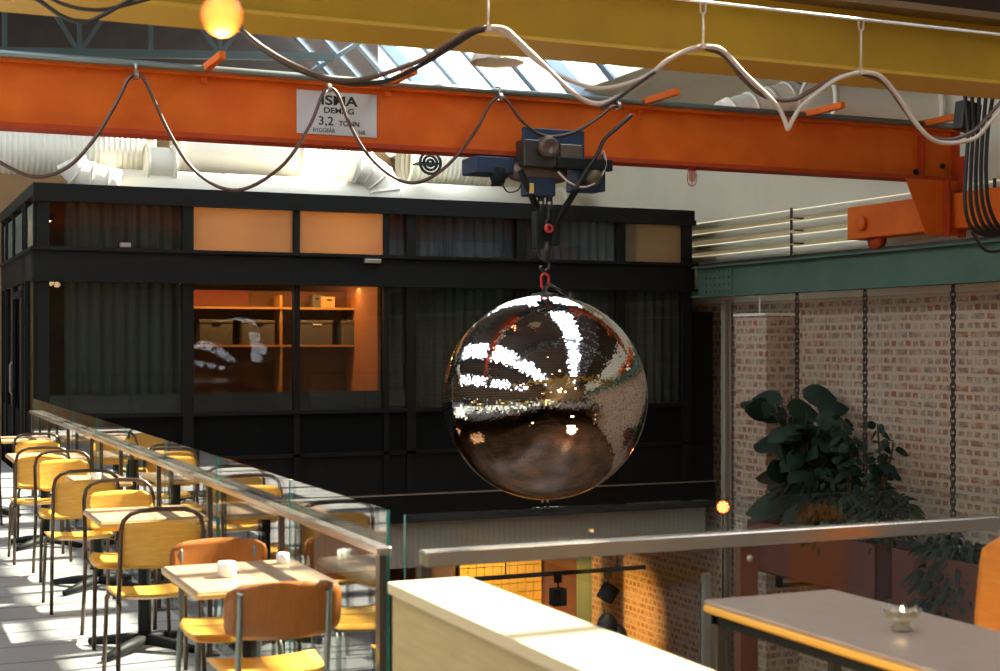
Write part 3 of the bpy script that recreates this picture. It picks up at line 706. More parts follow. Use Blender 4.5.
fl('cable', [(862, 72), (880, 76), (898, 96), (915, 122), (932, 139), (950, 143), (975, 138), (990, 122), (1010, 100)], .013, M_cablep)
fl('cable', [(862, 74), (885, 84), (902, 106), (922, 132), (945, 140), (972, 132), (990, 114), (1010, 92)], .012, M_cable, .02)
for px, ty, by in ((488, -20, 28), (703, 7, 46), (861, 23, 72), (160, -30, -14)):
    x = xa(px, FY); za = at(px, ty, FY).z-3.54; zc = at(px, by, FY).z-3.54; za = 0
    mb = MB(); link(mb, (x, 0, -.03), .07, .035, .005, 0); mb.tube([(x, 0, -.06), (x, 0, zc+.01)], .006, 6); mb.box(x-.012, -.015, zc-.015, x+.012, .04, zc+.015)
    mb.build('hanger', M_cablep, fw)

# ================================================================== THINGS AROUND THE CRANE
p = at(497, 62, 13.3)
t = empty('pendant_lamp', (p.x, p.y, p.z), 0, 'cream enamel pendant lamp hanging behind the yellow girder', 'pendant lamp')
MB().lathe([(.27, 0), (.275, -.012), (.27, .0), (.25, .06), (.18, .16), (.08, .22), (.06, .34), (0, .35)], n=32).build('lamp_shade', M_shade, t)
MB().lathe([(.0, .02), (.05, .04), (.06, .10), (.03, .16)], n=16).build('bulb', M_porc, t)
MB().tube([(0, 0, .34), (0, 0, 8.7-p.z)], .008, 6).build('cord', M_cableb, t)
# caged emergency lamp under girder
p = at(692, 168, OY)
t = empty('cage_lamp', (p.x, OY, zb), 0, 'small red caged lamp under the orange girder', 'lamp')
mb = MB().lathe([(.05, 0), (.05, -.03), (0, -.03)], n=12); mb.build('base', M_red, t)
MB().lathe([(.03, -.03), (.045, -.09), (.035, -.14), (0, -.16)], n=12).build('bulb', mat('pink_glass', (.60, .32, .25), .3), t)
mb = MB()
for k in range(6):
    a = PI*k/3; mb.tube([(math.cos(a)*r, math.sin(a)*r, z) for r, z in ((.05, -.03), (.065, -.10), (.05, -.18), (0, -.21))], .004, 5)
mb.build('cage', M_red, t)
# ducts
def duct(name, x0, x1, Y, zc, R, m, lb, ribs=True, flange=True):
    t = empty(name, (x0, Y, zc), 0, lb, 'air duct', 'white ventilation ducts'); n = max(2, int((x1-x0)/.09)); prof = []
    for i in range(n+1):
        z = (x1-x0)*i/n; prof.append((R, z))
        if ribs and i < n: prof += [(R, z+.055), (R+.014, z+.065), (R+.014, z+.08)]
    MB().lathe(prof, (0, 0, 0), 40, Matrix.Rotation(PI/2, 4, 'Y')).build('duct_body', m, t)
    for xx in (0, x1-x0): MB().lathe([(R, -.03), (R+.05, -.03), (R+.05, .03), (R, .03)], (xx, 0, 0), 40, Matrix.Rotation(PI/2, 4, 'Y')).build('flange', M_white, t)
    return t
DY = 26.0
q1 = at(100, 152, DY)
duct('air_duct', XL+.1, xa(150, DY), DY, q1.z, .44, M_duct, 'ribbed cream air duct at far left above the glass room')
q2 = at(160, 163, DY-.7); duct('air_duct', xa(146, DY-.7), xa(173, DY-.7), DY-.7, q2.z, .27, M_duct, 'short open-ended duct stub left of the smooth duct', False)
q3 = at(240, 150, DY); t3 = duct('air_duct', xa(175, DY), xa(296, DY), DY, q3.z, .50, M_white, 'smooth wide white air duct behind the loop of cable', False)
duct('air_duct', xa(297, DY), xa(368, DY), DY, at(330, 168, DY).z, .33, M_duct, 'ribbed white air duct leading to the right elbow')
q4 = at(300, 194, DY-.6); duct('air_duct', xa(105, DY-.6), xa(560, DY-.6), DY-.6, q4.z, .30, M_white, 'long low white air duct resting over the glass room', False)
duct('air_duct', xa(405, DY), xa(484, DY), DY, at(480, 166, DY).z, .42, M_duct, 'ribbed white air duct right of the round grille')
def elbow(lst, Y, R, lb):
    pts = spline([at(x, y, Y) for x, y in lst], 4); o = pts[0].copy()
    t = empty('duct_elbow', o, 0, lb, 'duct elbow', 'white duct elbows')
    MB().tube([p-o for p in pts], R, 28).build('duct_body', M_white, t); mb = MB()
    for i in range(1, len(pts), 3):
        d = (pts[min(i+1, len(pts)-1)]-pts[i-1]).normalized(); mb.tube([pts[i]-o-d*.02, pts[i]-o+d*.02], R+.018, 28)
    mb.build('seam', M_duct, t)
elbow([(70, 160), (78, 172), (95, 178), (118, 184)], DY-1.1, .24, 'white duct elbow bending down at the left above the room')
elbow([(352, 166), (368, 170), (382, 182), (386, 202)], DY-.9, .28, 'large segmented duct elbow right of the name plate')
# round grille
p = at(430, 163, DY-1.2)
t = empty('round_grille', p, 0, 'round black ringed grille on the white ducts', 'grille')
Rb = Matrix.Rotation(PI/2, 4, 'X')
for r in (.06, .13, .20): MB().lathe([(r-.022, 0), (r+.022, 0), (r+.022, .04), (r-.022, .04), (r-.022, 0)], n=32, M=Rb).build('ring', M_black, t)
MB().box(-.21, -.03, -.012, .21, .35, .012).build('crossbar', M_black, t)
# right-hand big ducts
q = at(890, 106, 17.0)
duct('air_duct', xa(818, 15.4), 12.95, 15.4, at(880, 108, 15.4).z, .36, M_duct, 'wide cream air duct at the right under the yellow girder', False)
elbow([(722, 116), (750, 108), (775, 101), (797, 94)], 16.0, .20, 'slanting white duct pipe behind the V of pale cables')
# cable bundle on the right
p = at(972, 105, 12.6)
t = empty('cable_bundle', p, 0, 'black cable bundle with junction box at right edge', 'cable bundle')
MB().bevbox(-.16, -.06, -.30, .10, .10, .02, .02, Matrix.Rotation(.15, 4, 'Y')).build('junction_box', M_dsteel, t)
for k, dx in enumerate((-.02, .03, .08, .13, .18)):
    lst = [(965+k*7, 96), (968+k*5, 130), (966+k*5, 170), (965+k*6, 205), (972+k*7, 228), (992+k*6, 236-k), (1016, 228-k*4)]
    MB().tube(spline([at(x, y, 12.5)-p for x, y in lst], 5), .022, 6).build('cable', M_cableb, t)
MB().tube(spline([at(x, y, 12.4)-p for x, y in ((972, 232), (985, 250), (1002, 250), (1015, 238))], 5), .018, 6).build('cable', M_cableb, t)
for k in range(4): MB().tube(spline([at(x, y, 12.5)-p for x, y in ((968+k*6, 98), (972+k*6, 84), (985+k*5, 80+k), (1004, 92+k*4), (1020, 120))], 5), .014, 6).build('cable', M_cablep, t)
# near festoon bulb
p = at(222, 15, 3.0)
tb = t = empty('festoon_bulb', p, 0, 'glowing amber round bulb hanging close to camera', 'light bulb')
MB().lathe([(math.sin(PI*k/20)*.043, -math.cos(PI*k/20)*.045) for k in range(19)]+[(.016, .06)], n=28).build('bulb', M_bulb, t)
MB().lathe([(0, -.02), (.008, -.015), (.010, .0), (.008, .02), (0, .025)], (-.02, 0, .005), 12).build('filament', M_fil, t)
MB().lathe([(.018, .05), (.024, .055), (.024, .11), (0, .115)], n=20).build('socket', M_black, t)
MB().tube([(0, 0, .11), (-.02, 0, .5), (-.02, 0, 1.1)], .006, 6).build('cord', M_cableb, t)
MB().tube([(-.085, .1, .16), (-.07, .08, .10), (-.045, .05, .05)], .018, 8).build('clip', M_black, t)
lamp('bulb_light', 'POINT', (p.x, p.y, p.z-.06), 6, (1, .55, .2), shadow_soft_size=.04)
t2 = MB().tube([(-4.8, p.y, p.z+1.1), (p.x, p.y, p.z+1.05), (XR, p.y, p.z+1.6)], .01, 6).build('festoon_string', M_cableb)
tag(t2, 'dark cord from which the near amber bulb hangs', 'cord')
# small warm globes over the café behind the camera
gl0 = None; spots = [(1.0, -1.5), (3.6, -2.2), (6.2, -1.2), (-1.6, -2.0), (4.6, .9), (8.4, -.8), (10.2, 1.6), (7.4, 2.2), (-.4, -4.4), (5.4, -4.4), (9.6, -4.0), (2.6, -4.8), (3.2, 3.5), (5.6, 5.2), (7.4, 7.4), (2.0, 7.0), (4.6, 9.0), (6.2, 3.0), (1.5, 9.8)]
for i, (x, y) in enumerate(spots):
    if gl0 is None:
        gl0 = empty('globe_lamp', (x, y, 3.6), 0, 'small warm globe pendant over the tables behind the viewer', 'pendant lamp', 'warm globe pendants behind the viewer')
        MB().lathe([(math.sin(PI*k/14)*.09, -math.cos(PI*k/14)*.09) for k in range(15)], n=16).build('globe', M_lamp, gl0)
        MB().tube([(0, 0, .08), (0, 0, 3.0)], .006, 5).build('cord', M_cableb, gl0)
    else:
        g = copy_tree(gl0); g.location = (x, y, 3.3+.15*(i % 4)+(2.6 if y > 2.9 else 0))
        g['label'] = gl0['label']
gl1 = copy_tree(gl0); gl1.location = (4, 7, -1.4); gl1['label'] = 'unseen warm globe added over lower floor for ball reflections'; gl1['group'] = 'unseen globes added over the lower floor'  # globes out of view, added to enliven the ball's lower half
for ch in list(gl1.children):
    if ch.name.startswith('cord'): ch.scale.z = .42
for x, y in ((7, 6.6), (10, 8), (3.4, 10), (11.2, 5.8), (5.8, 9.4)):
    g = copy_tree(gl1); g.location = (x, y, -1.4)
lamp('lower_light', 'POINT', (7, 8, -2.2), 160, (1, .5, .22), shadow_soft_size=.5)  # added warm light for the lower floor mirrored in the ball
lamp('cafe_light', 'POINT', (4.0, -1.5, 3.2), 90, (1, .6, .3), shadow_soft_size=.4)

# ================================================================== CHAINS, PLANTERS, PLANTS
for px, lb in ((797, 'left of the three black chains hanging from green beam'), (865, 'middle of the three black chains hanging from green beam'), (953, 'right of the three black chains hanging from green beam')):
    Yc = RX/_r(px); mb = MB(); z = 0; k = 0
    while z > -3.35: link(mb, (0, 0, z), .105, .062, .0105, (PI/2 if k % 2 else 0)+.4, 10); z -= .072; k += 1
    t = empty('hanging_chain', (RX, Yc, 2.36), 0, lb, 'chain', 'chains hanging from the runway beam')
    mb.build('links', M_dsteel, t); MB().tube([(0, 0, .12), (0, 0, .02)], .012, 6).box(-.03, -.03, .05, .03, .03, .07).build('eye_bolt', M_dsteel, t)
PZT = -.95
def planter(y0, y1, lb):
    t = empty('hanging_planter', (RX-.1, (y0+y1)/2, PZT-.72), 0, lb, 'planter', 'planters hung on chains'); h = (y1-y0)/2
    mb = MB().box(-.3, -h, 0, .3, h, .02).box(-.3, -h, 0, -.28, h, .72).box(.28, -h, 0, .3, h, .72).box(-.3, -h, 0, .3, -h+.02, .72).box(-.3, h-.02, 0, .3, h, .72)
    mb.build('trough', M_planter, t); MB().box(-.28, -h+.02, .5, .28, h-.02, .62).build('soil', M_stem, t)
    mb = MB()
    for yy in (-h*.55, h*.45): mb.box(-.33, yy-.05, -.16, -.27, yy+.05, 0).box(-.33, yy-.05, -.16, .33, yy+.05, -.12)
    mb.build('bracket', M_black, t)
planter(15.3, 18.3, 'rust brown planter trough hung beside the brick pillar'); planter(12.6, 15.0, 'rust brown planter trough hung nearer, behind dark foliage')
LR = random.Random(99)
def leaf(mb, base, d, L_, W_, droop):
    up = Vector((-.75+LR.gauss(0, .5), -.8+LR.gauss(0, .5), .6+LR.gauss(0, .4)))
    d = d.normalized(); s_ = d.cross(up); s_ = s_.normalized() if s_.length > .1 else Vector((1, 0, 0)); vs_ = []; n = 6
    for i in range(n+1):
        t = i/n; c = base+d*L_*t+Vector((0, 0, -droop*t*t*L_)); wv = W_*.5*math.sin(PI*min(1, t*.93+.07))**.8 if t < 1 else 0.003
        cup = Vector((0, 0, -.25*wv)); vs_ += [c-s_*wv+cup, c, c+s_*wv+cup]
    mb.add(vs_, [f for i in range(n) for f in ((i*3, i*3+1, i*3+4, i*3+3), (i*3+1, i*3+2, i*3+5, i*3+4))], True)
def plant(y, zt, spread, nl, LL, WW, lb, m, x=RX-.1, droop=.6, seed=1, stems=5, low=0.0, z0=None, name='potted_plant'):
    R = random.Random(seed); zb_ = PZT-.12 if z0 is None else z0; t = empty(name, (x, y, zb_), 0, lb, 'plant'); h = zt-zb_; st = MB(); fo = MB(); S_ = []
    for i in range(stems):
        a = R.uniform(0, 2*PI); r = spread*R.uniform(.2, .85); top_ = Vector((math.cos(a)*r*.5, math.sin(a)*r, h*R.uniform(.72, 1.0) if i else h))
        mid = Vector((top_.x*.25, top_.y*.25, top_.z*.55)); pts = spline([Vector((0, top_.y*.1, 0)), mid, top_], 6); S_.append(pts); st.tube(pts, .014, 5)
    for i in range(nl):
        pts = S_[i % stems]; k = R.uniform(low, 1)**.75; b = pts[min(len(pts)-1, int(k*(len(pts)-1)+.5))]
        a = R.uniform(0, 2*PI); d = Vector((math.cos(a)*.8, math.sin(a), R.uniform(-.2, .75)))
        st.tube([b, b+d.normalized()*LL*.35], .005, 4); leaf(fo, b+d.normalized()*LL*.3, d, LL*R.uniform(.75, 1.1), WW*R.uniform(.8, 1.1), droop*R.uniform(.6, 1.3))
    st.build('stem', M_stem, t); fo.build('foliage', m, t); return t
plant(17.45, .92, .62, 75, .56, .36, 'tall plant with big dark glossy leaves before pillar', M_leaf, seed=4, stems=7, low=.1, droop=.45)
plant(17.0, .25, .6, 90, .36, .24, 'dark leafy plant just right of the tallest one', M_leaf, seed=9, stems=7, low=.0)
plant(16.25, .62, .30, 70, .17, .13, 'slim round-leaved plant at middle chain', M_leaf, seed=12, stems=5, low=.25)
plant(15.55, .60, .28, 80, .17, .13, 'round-leaved plant right of the middle chain', M_leaf, seed=21, stems=5, low=.25)
def bush(y, zc, ry, rz_, n, lb, m, seed, LL=.16, x=RX-.1, rx=.32):
    R = random.Random(seed); t = empty('trailing_plant', (x, y, zc), 0, lb, 'plant'); fo = MB(); st = MB()
    for i in range(n):
        a = R.uniform(0, 2*PI); u = R.uniform(-1, 1); r = R.uniform(.55, 1.0)
        p_ = Vector((math.cos(a)*math.sqrt(1-u*u)*rx*r, math.sin(a)*math.sqrt(1-u*u)*ry*r, u*rz_*r)); leaf(fo, p_, Vector((p_.x/rx, p_.y/ry, .4+R.uniform(-.6, .6))), LL*R.uniform(.7, 1.3), LL*.35, .8)
    for k in range(9): a = R.uniform(0, 2*PI); st.tube(spline([Vector((0, 0, -rz_*.8)), Vector((.1*math.cos(a), ry*.4*math.sin(a), 0)), Vector((.2*math.cos(a), ry*.8*math.sin(a), rz_*.6))], 4), .01, 5)
    st.build('stem', M_stem, t); fo.build('foliage', m, t)
bush(17.0, -.62, .9, .55, 700, 'fine-leaved olive trailing plant below the tall plant', M_leaf2, 31, .2)
bush(15.5, -.62, .55, .38, 480, 'low fine-leaved hedge at the right end of the trough', M_leaf2, 33, .15)
bush(14.15, -1.35, .75, .72, 900, 'mass of dark trailing foliage under the right chain', M_leaf, 35, .22)

# par light on its stand
p = at(723, 507, 17.9); p.x = xa(723, 17.9)
t = empty('stage_light', (p.x, p.y, GZ), 0, 'small round red amber stage light on a stand by pillar', 'stage light'); hz = p.z-GZ
dirc = (Vector((0, 0, EYE))-p).normalized(); Ml = dirc.to_track_quat('Z', 'Y').to_matrix().to_4x4()
hd = MB().lathe([(0, -.22), (.06, -.2), (.085, -.08), (.10, .0), (.10, .02), (.09, .02)], (0, 0, hz), 24, Ml).build('housing', M_black, t)
MB().lathe([(0, .005), (.09, .005)], (0, 0, hz), 24, Ml).build('lens', M_shin, hd)
mb = MB()
for r, n in ((.03, 5), (.066, 9)):
    for k in range(n): a = 2*PI*k/n; mb.lathe([(.014, 0), (0, .006)], Vector((0, 0, hz))+Ml@Vector((r*math.cos(a), r*math.sin(a), .012)), 8, Ml)
mb.build('led', M_ledw, hd)
MB().tube([(0, 0, hz-.08), (0, 0, .3)], .014, 8).build('pole', M_black, t)
for k in range(3): a = 2*PI*k/3; MB().tube([(0, 0, .6), (math.cos(a)*.45, math.sin(a)*.45, .01)], .011, 6).build('leg', M_black, t)
lamp('stage_glow', 'POINT', p+dirc*.15, 6, (1, .25, .06), shadow_soft_size=.08)

# ================================================================== BALUSTRADES
RZT = .945; GZT = 1.065; GXX = 1.80; RXX = 1.72; EY = 5.0
posts = [4.95, 6.3, 7.75, 9.2, 10.65, 12.1, 13.55, 15.0, 16.5]
bl = empty('balustrade', (RXX, EY, 0), 0, 'glass balustrade with steel handrail running beside the café tables', 'balustrade', 'glass balustrades')
MB().bevbox(-.035, -.1, RZT-.03, .02, 11.6, RZT, .008).build('handrail', M_steel, bl)
for y in posts:
    hw = .022 if y < 5 else .011
    pp = MB().box(-.018, y-EY-hw, 0, .008, y-EY+hw, RZT-.03).box(.008, y-EY-.012, .16, .033, y-EY+.012, .18).box(-.05, y-EY-.05, 0, .04, y-EY+.05, .012).build('post', M_bronze, bl)
for i in range(len(posts)):
    a = (posts[i]-.12 if i == 0 else posts[i]+.01)-EY; b = (posts[i+1]-.01 if i+1 < len(posts) else 16.8)-EY
    if i == 0: a = 0
    g = MB().box(.033, a, .03, .045, b, GZT).build('glass_panel', M_glass, bl)
    MB().box(.0325, a-.002, .03, .0455, a, GZT).build('panel_edge', M_edge, g); MB().box(.0325, b, .03, .0455, b+.002, GZT).build('panel_edge', M_edge, g)
    MB().box(.0335, a, GZT, .0445, b, GZT+.0015).build('panel_edge', M_edge2, g)
b2 = empty('balustrade', (1.85, 4.76, 0), 0, 'glass balustrade with steel handrail crossing in front of the void', 'balustrade', 'glass balustrades')
MB().bevbox(-.05, -.035, RZT-.055, 11.1, .035, RZT, .008).build('handrail', M_steel, b2)
for x in (1.30, 2.75, 4.2, 5.7, 7.2, 8.7, 10.2):
    pp = MB().box(x-.04, -.012, 0, x+.04, .03, RZT-.055).build('post', M_brownpost, b2)
    mb = MB()
    for z in (.35, .84): mb.lathe([(.014, 0), (.012, .008), (0, .009)], (x, -.012, z), 10, Rb)
    mb.build('bolt', M_rim, pp)
MB().box(-.06, -.02, 0, -.02, .03, RZT-.055).build('post', M_bronze, b2)
for a, b in ((-.09, 1.29), (1.31, 2.74), (2.76, 4.19), (4.21, 5.69), (5.71, 7.19), (7.21, 8.69), (8.71, 10.19)):
    g = MB().box(a, .055, .03, b, .067, GZT).build('glass_panel', M_glass2, b2)
    MB().box(a-.002, .0545, .03, a, .0675, GZT).build('panel_edge', M_edge if a < 0 else M_glass2, g); MB().box(b, .0545, .03, b+.002, .0675, GZT).build('panel_edge', M_glass2, g)
    MB().box(a, .0555, GZT, b, .0665, GZT+.0015).build('panel_edge', M_edge2, g)

# wooden box partition
wp = empty('wooden_partition', (1.53, 1.0, 0), 0, 'pale wooden box partition lit by the sun beside the glass corner', 'partition')
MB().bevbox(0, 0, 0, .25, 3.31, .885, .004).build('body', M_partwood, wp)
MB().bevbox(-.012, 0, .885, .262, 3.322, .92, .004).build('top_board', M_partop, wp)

# ================================================================== TABLES
def cross_table(loc, w_, d_, lb, group=None):
    t = empty('cafe_table', loc, 0, lb, 'table', group)
    MB().bevbox(-w_/2, -d_/2, .722, w_/2, d_/2, .75, .018).build('tabletop', M_tabletop, t)
    MB().bevbox(-w_/2-.003, -d_/2-.003, .716, w_/2+.003, d_/2+.003, .742, .018).build('edge_band', M_tableedge, t)
    MB().tube([(0, 0, .03), (0, 0, .70)], .036, 16).build('pedestal', M_black, t)
    b = MB()
    for a in (PI/4, 3*PI/4, 5*PI/4, 7*PI/4): b.tube([(0, 0, .06), (math.cos(a)*.18, math.sin(a)*.18, .045), (math.cos(a)*.36, math.sin(a)*.36, .02)], [.034, .03, .02], 8)
    b.build('base', M_black, t)
    MB().box(-.18, -.03, .70, .18, .03, .716).box(-.03, -.18, .70, .03, .18, .716).build('top_plate', M_black, t)
    return t
TX = 1.42
tabs = [(TX, 5.72, .56, .66, 'café table nearest the camera with white cup, beside the glass'), (TX, 8.03, .57, .60, 'second café table from the camera along the balustrade'),
        (1.49, 10.2, .36, .62, 'third café table from the camera, holding a white cup'), (TX-.02, 12.5, .57, .66, 'fourth café table from the camera along the balustrade'),
        (1.15, 14.9, 1.1, .62, 'farthest café table before the black glass room'), (.2, 15.6, .7, .6, 'far café table at the left edge of view')]
tbs = [cross_table((x, y, 0), w_, d_, lb, 'café tables along the balustrade') for x, y, w_, d_, lb in tabs]
def cup(x, y, z, r, h, lb):
    t = empty('cup', (x, y, z), 0, lb, 'cup', 'white cups on the café tables')
    MB().lathe([(0, 0), (r*.8, 0), (r, .006), (r, h-.004), (r-.004, h), (r-.006, h-.004), (r-.007, .008), (0, .008)], n=24).build('cup_body', M_porc, t)
cup(1.325, 5.68, .75, .037, .06, 'small white round cup on the nearest café table')
cup(1.46, 10.1, .75, .034, .06, 'small white cup on the third café table')
cup(1.62, 5.93, .75, .027, .045, 'white cup by the glass on the nearest café table')
cup(1.1, 14.85, .75, .04, .06, 'white cup on the farthest café table')
# right-hand table
rt = empty('dining_table', (3.055, 3.65, 0), 0, 'grey-topped wooden table with steel legs at the bottom right', 'table')
MB().bevbox(-.285, -.85, .735, .285, .83, .75, .02).build('tabletop', M_greytop, rt)
MB().bevbox(-.287, -.852, .706, .287, .832, .7355, .02).build('edge_band', mat('yellow_ply_edge', (.78, .42, .06), .4), rt)
for sx in (-1, 1):
    for sy2 in (-1, 1): MB().box(sx*.25-.018, sy2*.77-.018, 0, sx*.25+.018, sy2*.77+.018, .70).build('leg', M_bronze, rt)
MB().box(-.268, -.79, .67, -.232, .79, .70).box(.232, -.79, .67, .268, .79, .70).box(-.25, .752, .67, .25, .788, .70).box(-.25, -.788, .67, .25, -.752, .70).build('apron', M_black, rt)
MB().box(-.268, -.77, .12, -.232, .77, .15).box(-.25, .752, .40, .25, .788, .43).build('stretcher', M_bronze, rt)
# candle holder
p = Vector((3.06, 3.74, .75)); t = empty('candle_holder', p, 0, 'flower-shaped glass tealight holder burning on the right table', 'candle holder')
mb = MB()
gm = mat('cut_glass', (.85, .80, .70), .08, spec=.8); gb = gm.node_tree.nodes['Principled BSDF']; gb.inputs['Transmission Weight'].default_value = .85
prof = [(0, 0), (.025, 0), (.03, .006), (.018, .016), (.022, .024), (.036, .034), (.046, .055)]; vs_ = []; n = 48
for (r, z) in prof:
    for k in range(n):
        a = 2*PI*k/n; rr = r*(1+(.13*math.cos(a*8) if z > .02 else 0)); vs_.append((rr*math.cos(a), rr*math.sin(a), z+(.005*math.cos(a*8) if z > .05 else 0)))
mb.add(vs_, [(i*n+k, i*n+(k+1) % n, (i+1)*n+(k+1) % n, (i+1)*n+k) for i in range(len(prof)-1) for k in range(n)], True)
go = mb.build('glass_bowl', gm, t); t.scale = (1.25, 1.25, 1.25); sm = go.modifiers.new('thickness', 'SOLIDIFY'); sm.thickness = .003
MB().lathe([(0, .026), (.017, .026), (.017, .038), (0, .038)], n=20).build('tealight', M_porc, t)
MB().lathe([(0, .040), (.004, .044), (.005, .050), (.002, .060), (0, .064)], n=12).build('flame', emit('flame', (1, .72, .3), 25), t)

# ================================================================== CHAIRS
def seat_mb(w0, w1, d, z, th=.011, sag=.016, ztilt=.012):
    mb = MB(); nx, ny = 10, 8; top_ = []
    for side in (0, 1):
        for j in range(ny+1):
            v = j/ny; y = -d/2+d*v
            edge = 1-.14*max(0, (abs(v-.5)*2-.72)/.28)**2
            for i in range(nx+1):
                u = i/nx*2-1; wd = (w0+(w1-w0)*v)/2*edge; x = u*wd
                zz_ = z+sag*(u*u)*.8-sag*.5*math.cos((v-.5)*PI)+ztilt*(v-.5) - (.02*max(0, v-.86)/.14) + (.018*max(0, .12-v)/.12)
                top_.append((x, y, zz_-(th if side else 0)))
    n1 = (nx+1)*(ny+1); fs = []
    for j in range(ny):
        for i in range(nx):
            a = j*(nx+1)+i; fs += [(a, a+1, a+nx+2, a+nx+1), (n1+a, n1+a+nx+1, n1+a+nx+2, n1+a+1)]
    per = [i for i in range(nx+1)]+[(j)*(nx+1)+nx for j in range(1, ny+1)]+[ny*(nx+1)+i for i in range(nx-1, -1, -1)]+[j*(nx+1) for j in range(ny-1, 0, -1)]
    for k in range(len(per)): a, b = per[k], per[(k+1) % len(per)]; fs.append((a, n1+a, n1+b, b))
    return mb.add(top_, fs, True)
def back_mb(w_, z0, z1, y, th=.011, bow=.03, lean=.16, cr=.045):
    mb = MB(); nx, nz = 14, 8; vs_ = []
    for side in (0, 1):
        for j in range(nz+1):
            v = j/nz; z = z0+(z1-z0)*v; e = min(z-z0, z1-z); ins = 0
            if e < cr: ins = cr-math.sqrt(max(0, cr*cr-(cr-e)**2))
            for i in range(nx+1):
                u = i/nx*2-1; x = u*(w_/2-ins); vs_.append((x, y-bow*(1-u*u)-(z-z0)*lean-(th if side else 0), z+.008*(1-u*u)*(1 if v > .5 else -1)))
    n1 = (nx+1)*(nz+1); fs = []
    for j in range(nz):
        for i in range(nx):
            a = j*(nx+1)+i; fs += [(a, a+nx+1, a+nx+2, a+1), (n1+a, n1+a+1, n1+a+nx+2, n1+a+nx+1)]
    per = [i for i in range(nx+1)]+[j*(nx+1)+nx for j in range(1, nz+1)]+[nz*(nx+1)+i for i in range(nx-1, -1, -1)]+[j*(nx+1) for j in range(nz-1, 0, -1)]
    for k in range(len(per)): a, b = per[k], per[(k+1) % len(per)]; fs.append((a, b, n1+b, n1+a))
    return mb.add(vs_, fs, True)
def hoop_chair(tm, pm):            # faces +y, back at -y
    t = empty('hoop_chair'); r = .0115
    seat_mb(.36, .42, .40, .455).build('seat', pm, t)
    back_mb(.375, .60, .815, -.185, bow=.015).build('backrest', pm, t)
    w_ = .195; yb = -.20; pts = [(-w_, yb+.01, .43)]
    for (x, z) in ((-w_, .60), (-w_, .78), (-w_+.012, .835), (-w_+.045, .865), (-w_+.09, .878), (0, .882), (w_-.09, .878), (w_-.045, .865), (w_-.012, .835), (w_, .78), (w_, .60)): pts.append((x, yb-(z-.45)*.14, z))
    pts.append((w_, yb+.01, .43)); MB().tube(pts, r, 8).build('back_hoop', tm, t)
    for s_ in (-1, 1):
        MB().tube([(s_*w_, yb+.01, .44), (s_*(w_+.005), yb-.01, .25), (s_*(w_+.012), yb-.05, 0)], r, 8).build('leg', tm, t)
        MB().tube([(s_*(w_-.03), .0, .435), (s_*(w_-.01), .15, .432), (s_*w_, .175, .41), (s_*(w_+.004), .185, .25), (s_*(w_+.01), .205, 0)], r, 8).build('leg', tm, t)
        MB().tube([(s_*(w_), yb+.01, .435), (s_*(w_-.03), .0, .436)], r, 8).build('seat_rail', tm, t)
    MB().tube([(-w_, .0, .432), (w_, .0, .432)], r*.9, 8).build('cross_rail', tm, t)
    return t
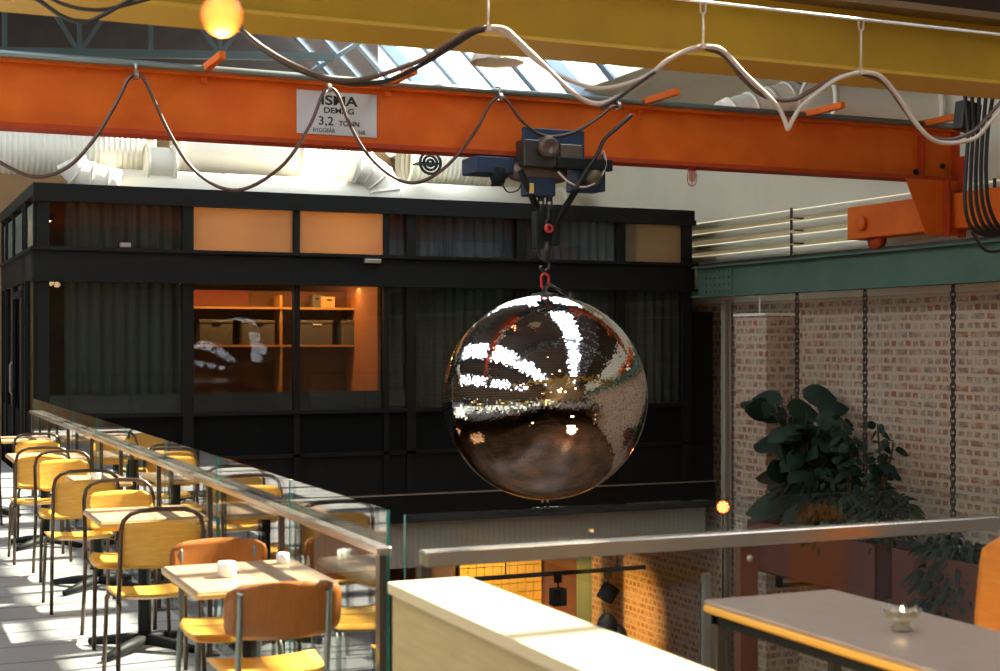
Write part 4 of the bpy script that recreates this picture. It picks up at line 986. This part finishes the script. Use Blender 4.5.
def school_chair(tm, pm, pb):      # plywood back wider than its tubes
    t = empty('school_chair'); r = .0125; w_ = .165
    seat_mb(.37, .43, .40, .455).build('seat', pm, t)
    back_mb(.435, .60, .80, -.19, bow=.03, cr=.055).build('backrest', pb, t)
    for s_ in (-1, 1):
        MB().tube([(s_*w_, -.245, .775), (s_*w_, -.235, .76), (s_*w_, -.225, .60), (s_*w_, -.205, .46), (s_*(w_+.01), -.20, .40), (s_*(w_+.015), -.22, .2), (s_*(w_+.02), -.24, 0)], r, 8).build('leg', tm, t)
        MB().tube([(s_*w_, -.20, .435), (s_*w_, .10, .435), (s_*(w_+.005), .15, .425), (s_*(w_+.01), .165, .39), (s_*(w_+.02), .20, 0)], r, 8).build('leg', tm, t)
    mb = MB(); 
    for s_ in (-1, 1):
        for z in (.65, .74): mb.lathe([(.010, 0), (.008, .004), (0, .005)], (s_*w_, -.212+(.0)-(z-.6)*.16+.006, z), 8, Matrix.Rotation(-PI/2, 4, 'X'))
    mb.build('rivet', M_rim, t)
    MB().tube([(-w_, .0, .433), (w_, .0, .433)], r*.9, 8).build('cross_rail', tm, t)
    return t
G = 'plywood café chairs along the balustrade'
h0 = hoop_chair(M_tube, M_ply)
hl = [(1.32, 7.24, 0, 'hoop-backed chair, nearest one, seen from behind at the second table'),
      (1.37, 8.33, PI, 'pale-lit hoop chair facing camera behind the second table'),
      (1.285, 9.55, 0, 'hoop-backed chair seen from behind at the third table'),
      (1.36, 10.80, PI, 'hoop chair facing camera behind the third table'),
      (1.27, 11.75, 0, 'hoop-backed chair seen from behind at the fourth table'),
      (TX, 13.05, PI, 'hoop chair facing camera behind the fourth table'),
      (.98, 14.3, 0, 'chair cut by left edge of view, at the farthest table')]
for i, (x, y, rz, lb) in enumerate(hl):
    o = h0 if i == 0 else copy_tree(h0); o.location = (x, y, 0); o.rotation_euler.z = rz; tag(o, lb, 'chair', G)
s0 = school_chair(M_tubeg, M_ply, M_plyshade)
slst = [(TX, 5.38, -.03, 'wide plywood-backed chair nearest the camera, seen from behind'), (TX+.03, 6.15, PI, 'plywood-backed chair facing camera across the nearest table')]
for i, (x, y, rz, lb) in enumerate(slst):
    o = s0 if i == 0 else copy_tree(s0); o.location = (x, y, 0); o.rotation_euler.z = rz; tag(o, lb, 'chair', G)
# orange chair at the right
oc2 = empty('school_chair', (3.76, 4.2, 0), PI/2, 'bright orange tall-backed chair at the right edge of view', 'chair')
seat_mb(.36, .42, .42, .455).build('seat', M_orply, oc2)
back_mb(.42, .50, .93, -.185, bow=.03, cr=.09, lean=.12).build('backrest', M_orply, oc2)
for s_ in (-1, 1):
    MB().tube([(s_*.165, -.27, .80), (s_*.165, -.225, .52), (s_*.17, -.2, .42), (s_*.185, -.24, 0)], .0125, 8).build('leg', M_tubeg, oc2)
    MB().tube([(s_*.165, -.2, .435), (s_*.165, .12, .435), (s_*.175, .165, .39), (s_*.185, .2, 0)], .0125, 8).build('leg', M_tubeg, oc2)
MB().tube([(-.165, 0, .433), (.165, 0, .433)], .011, 8).build('cross_rail', M_tubeg, oc2)
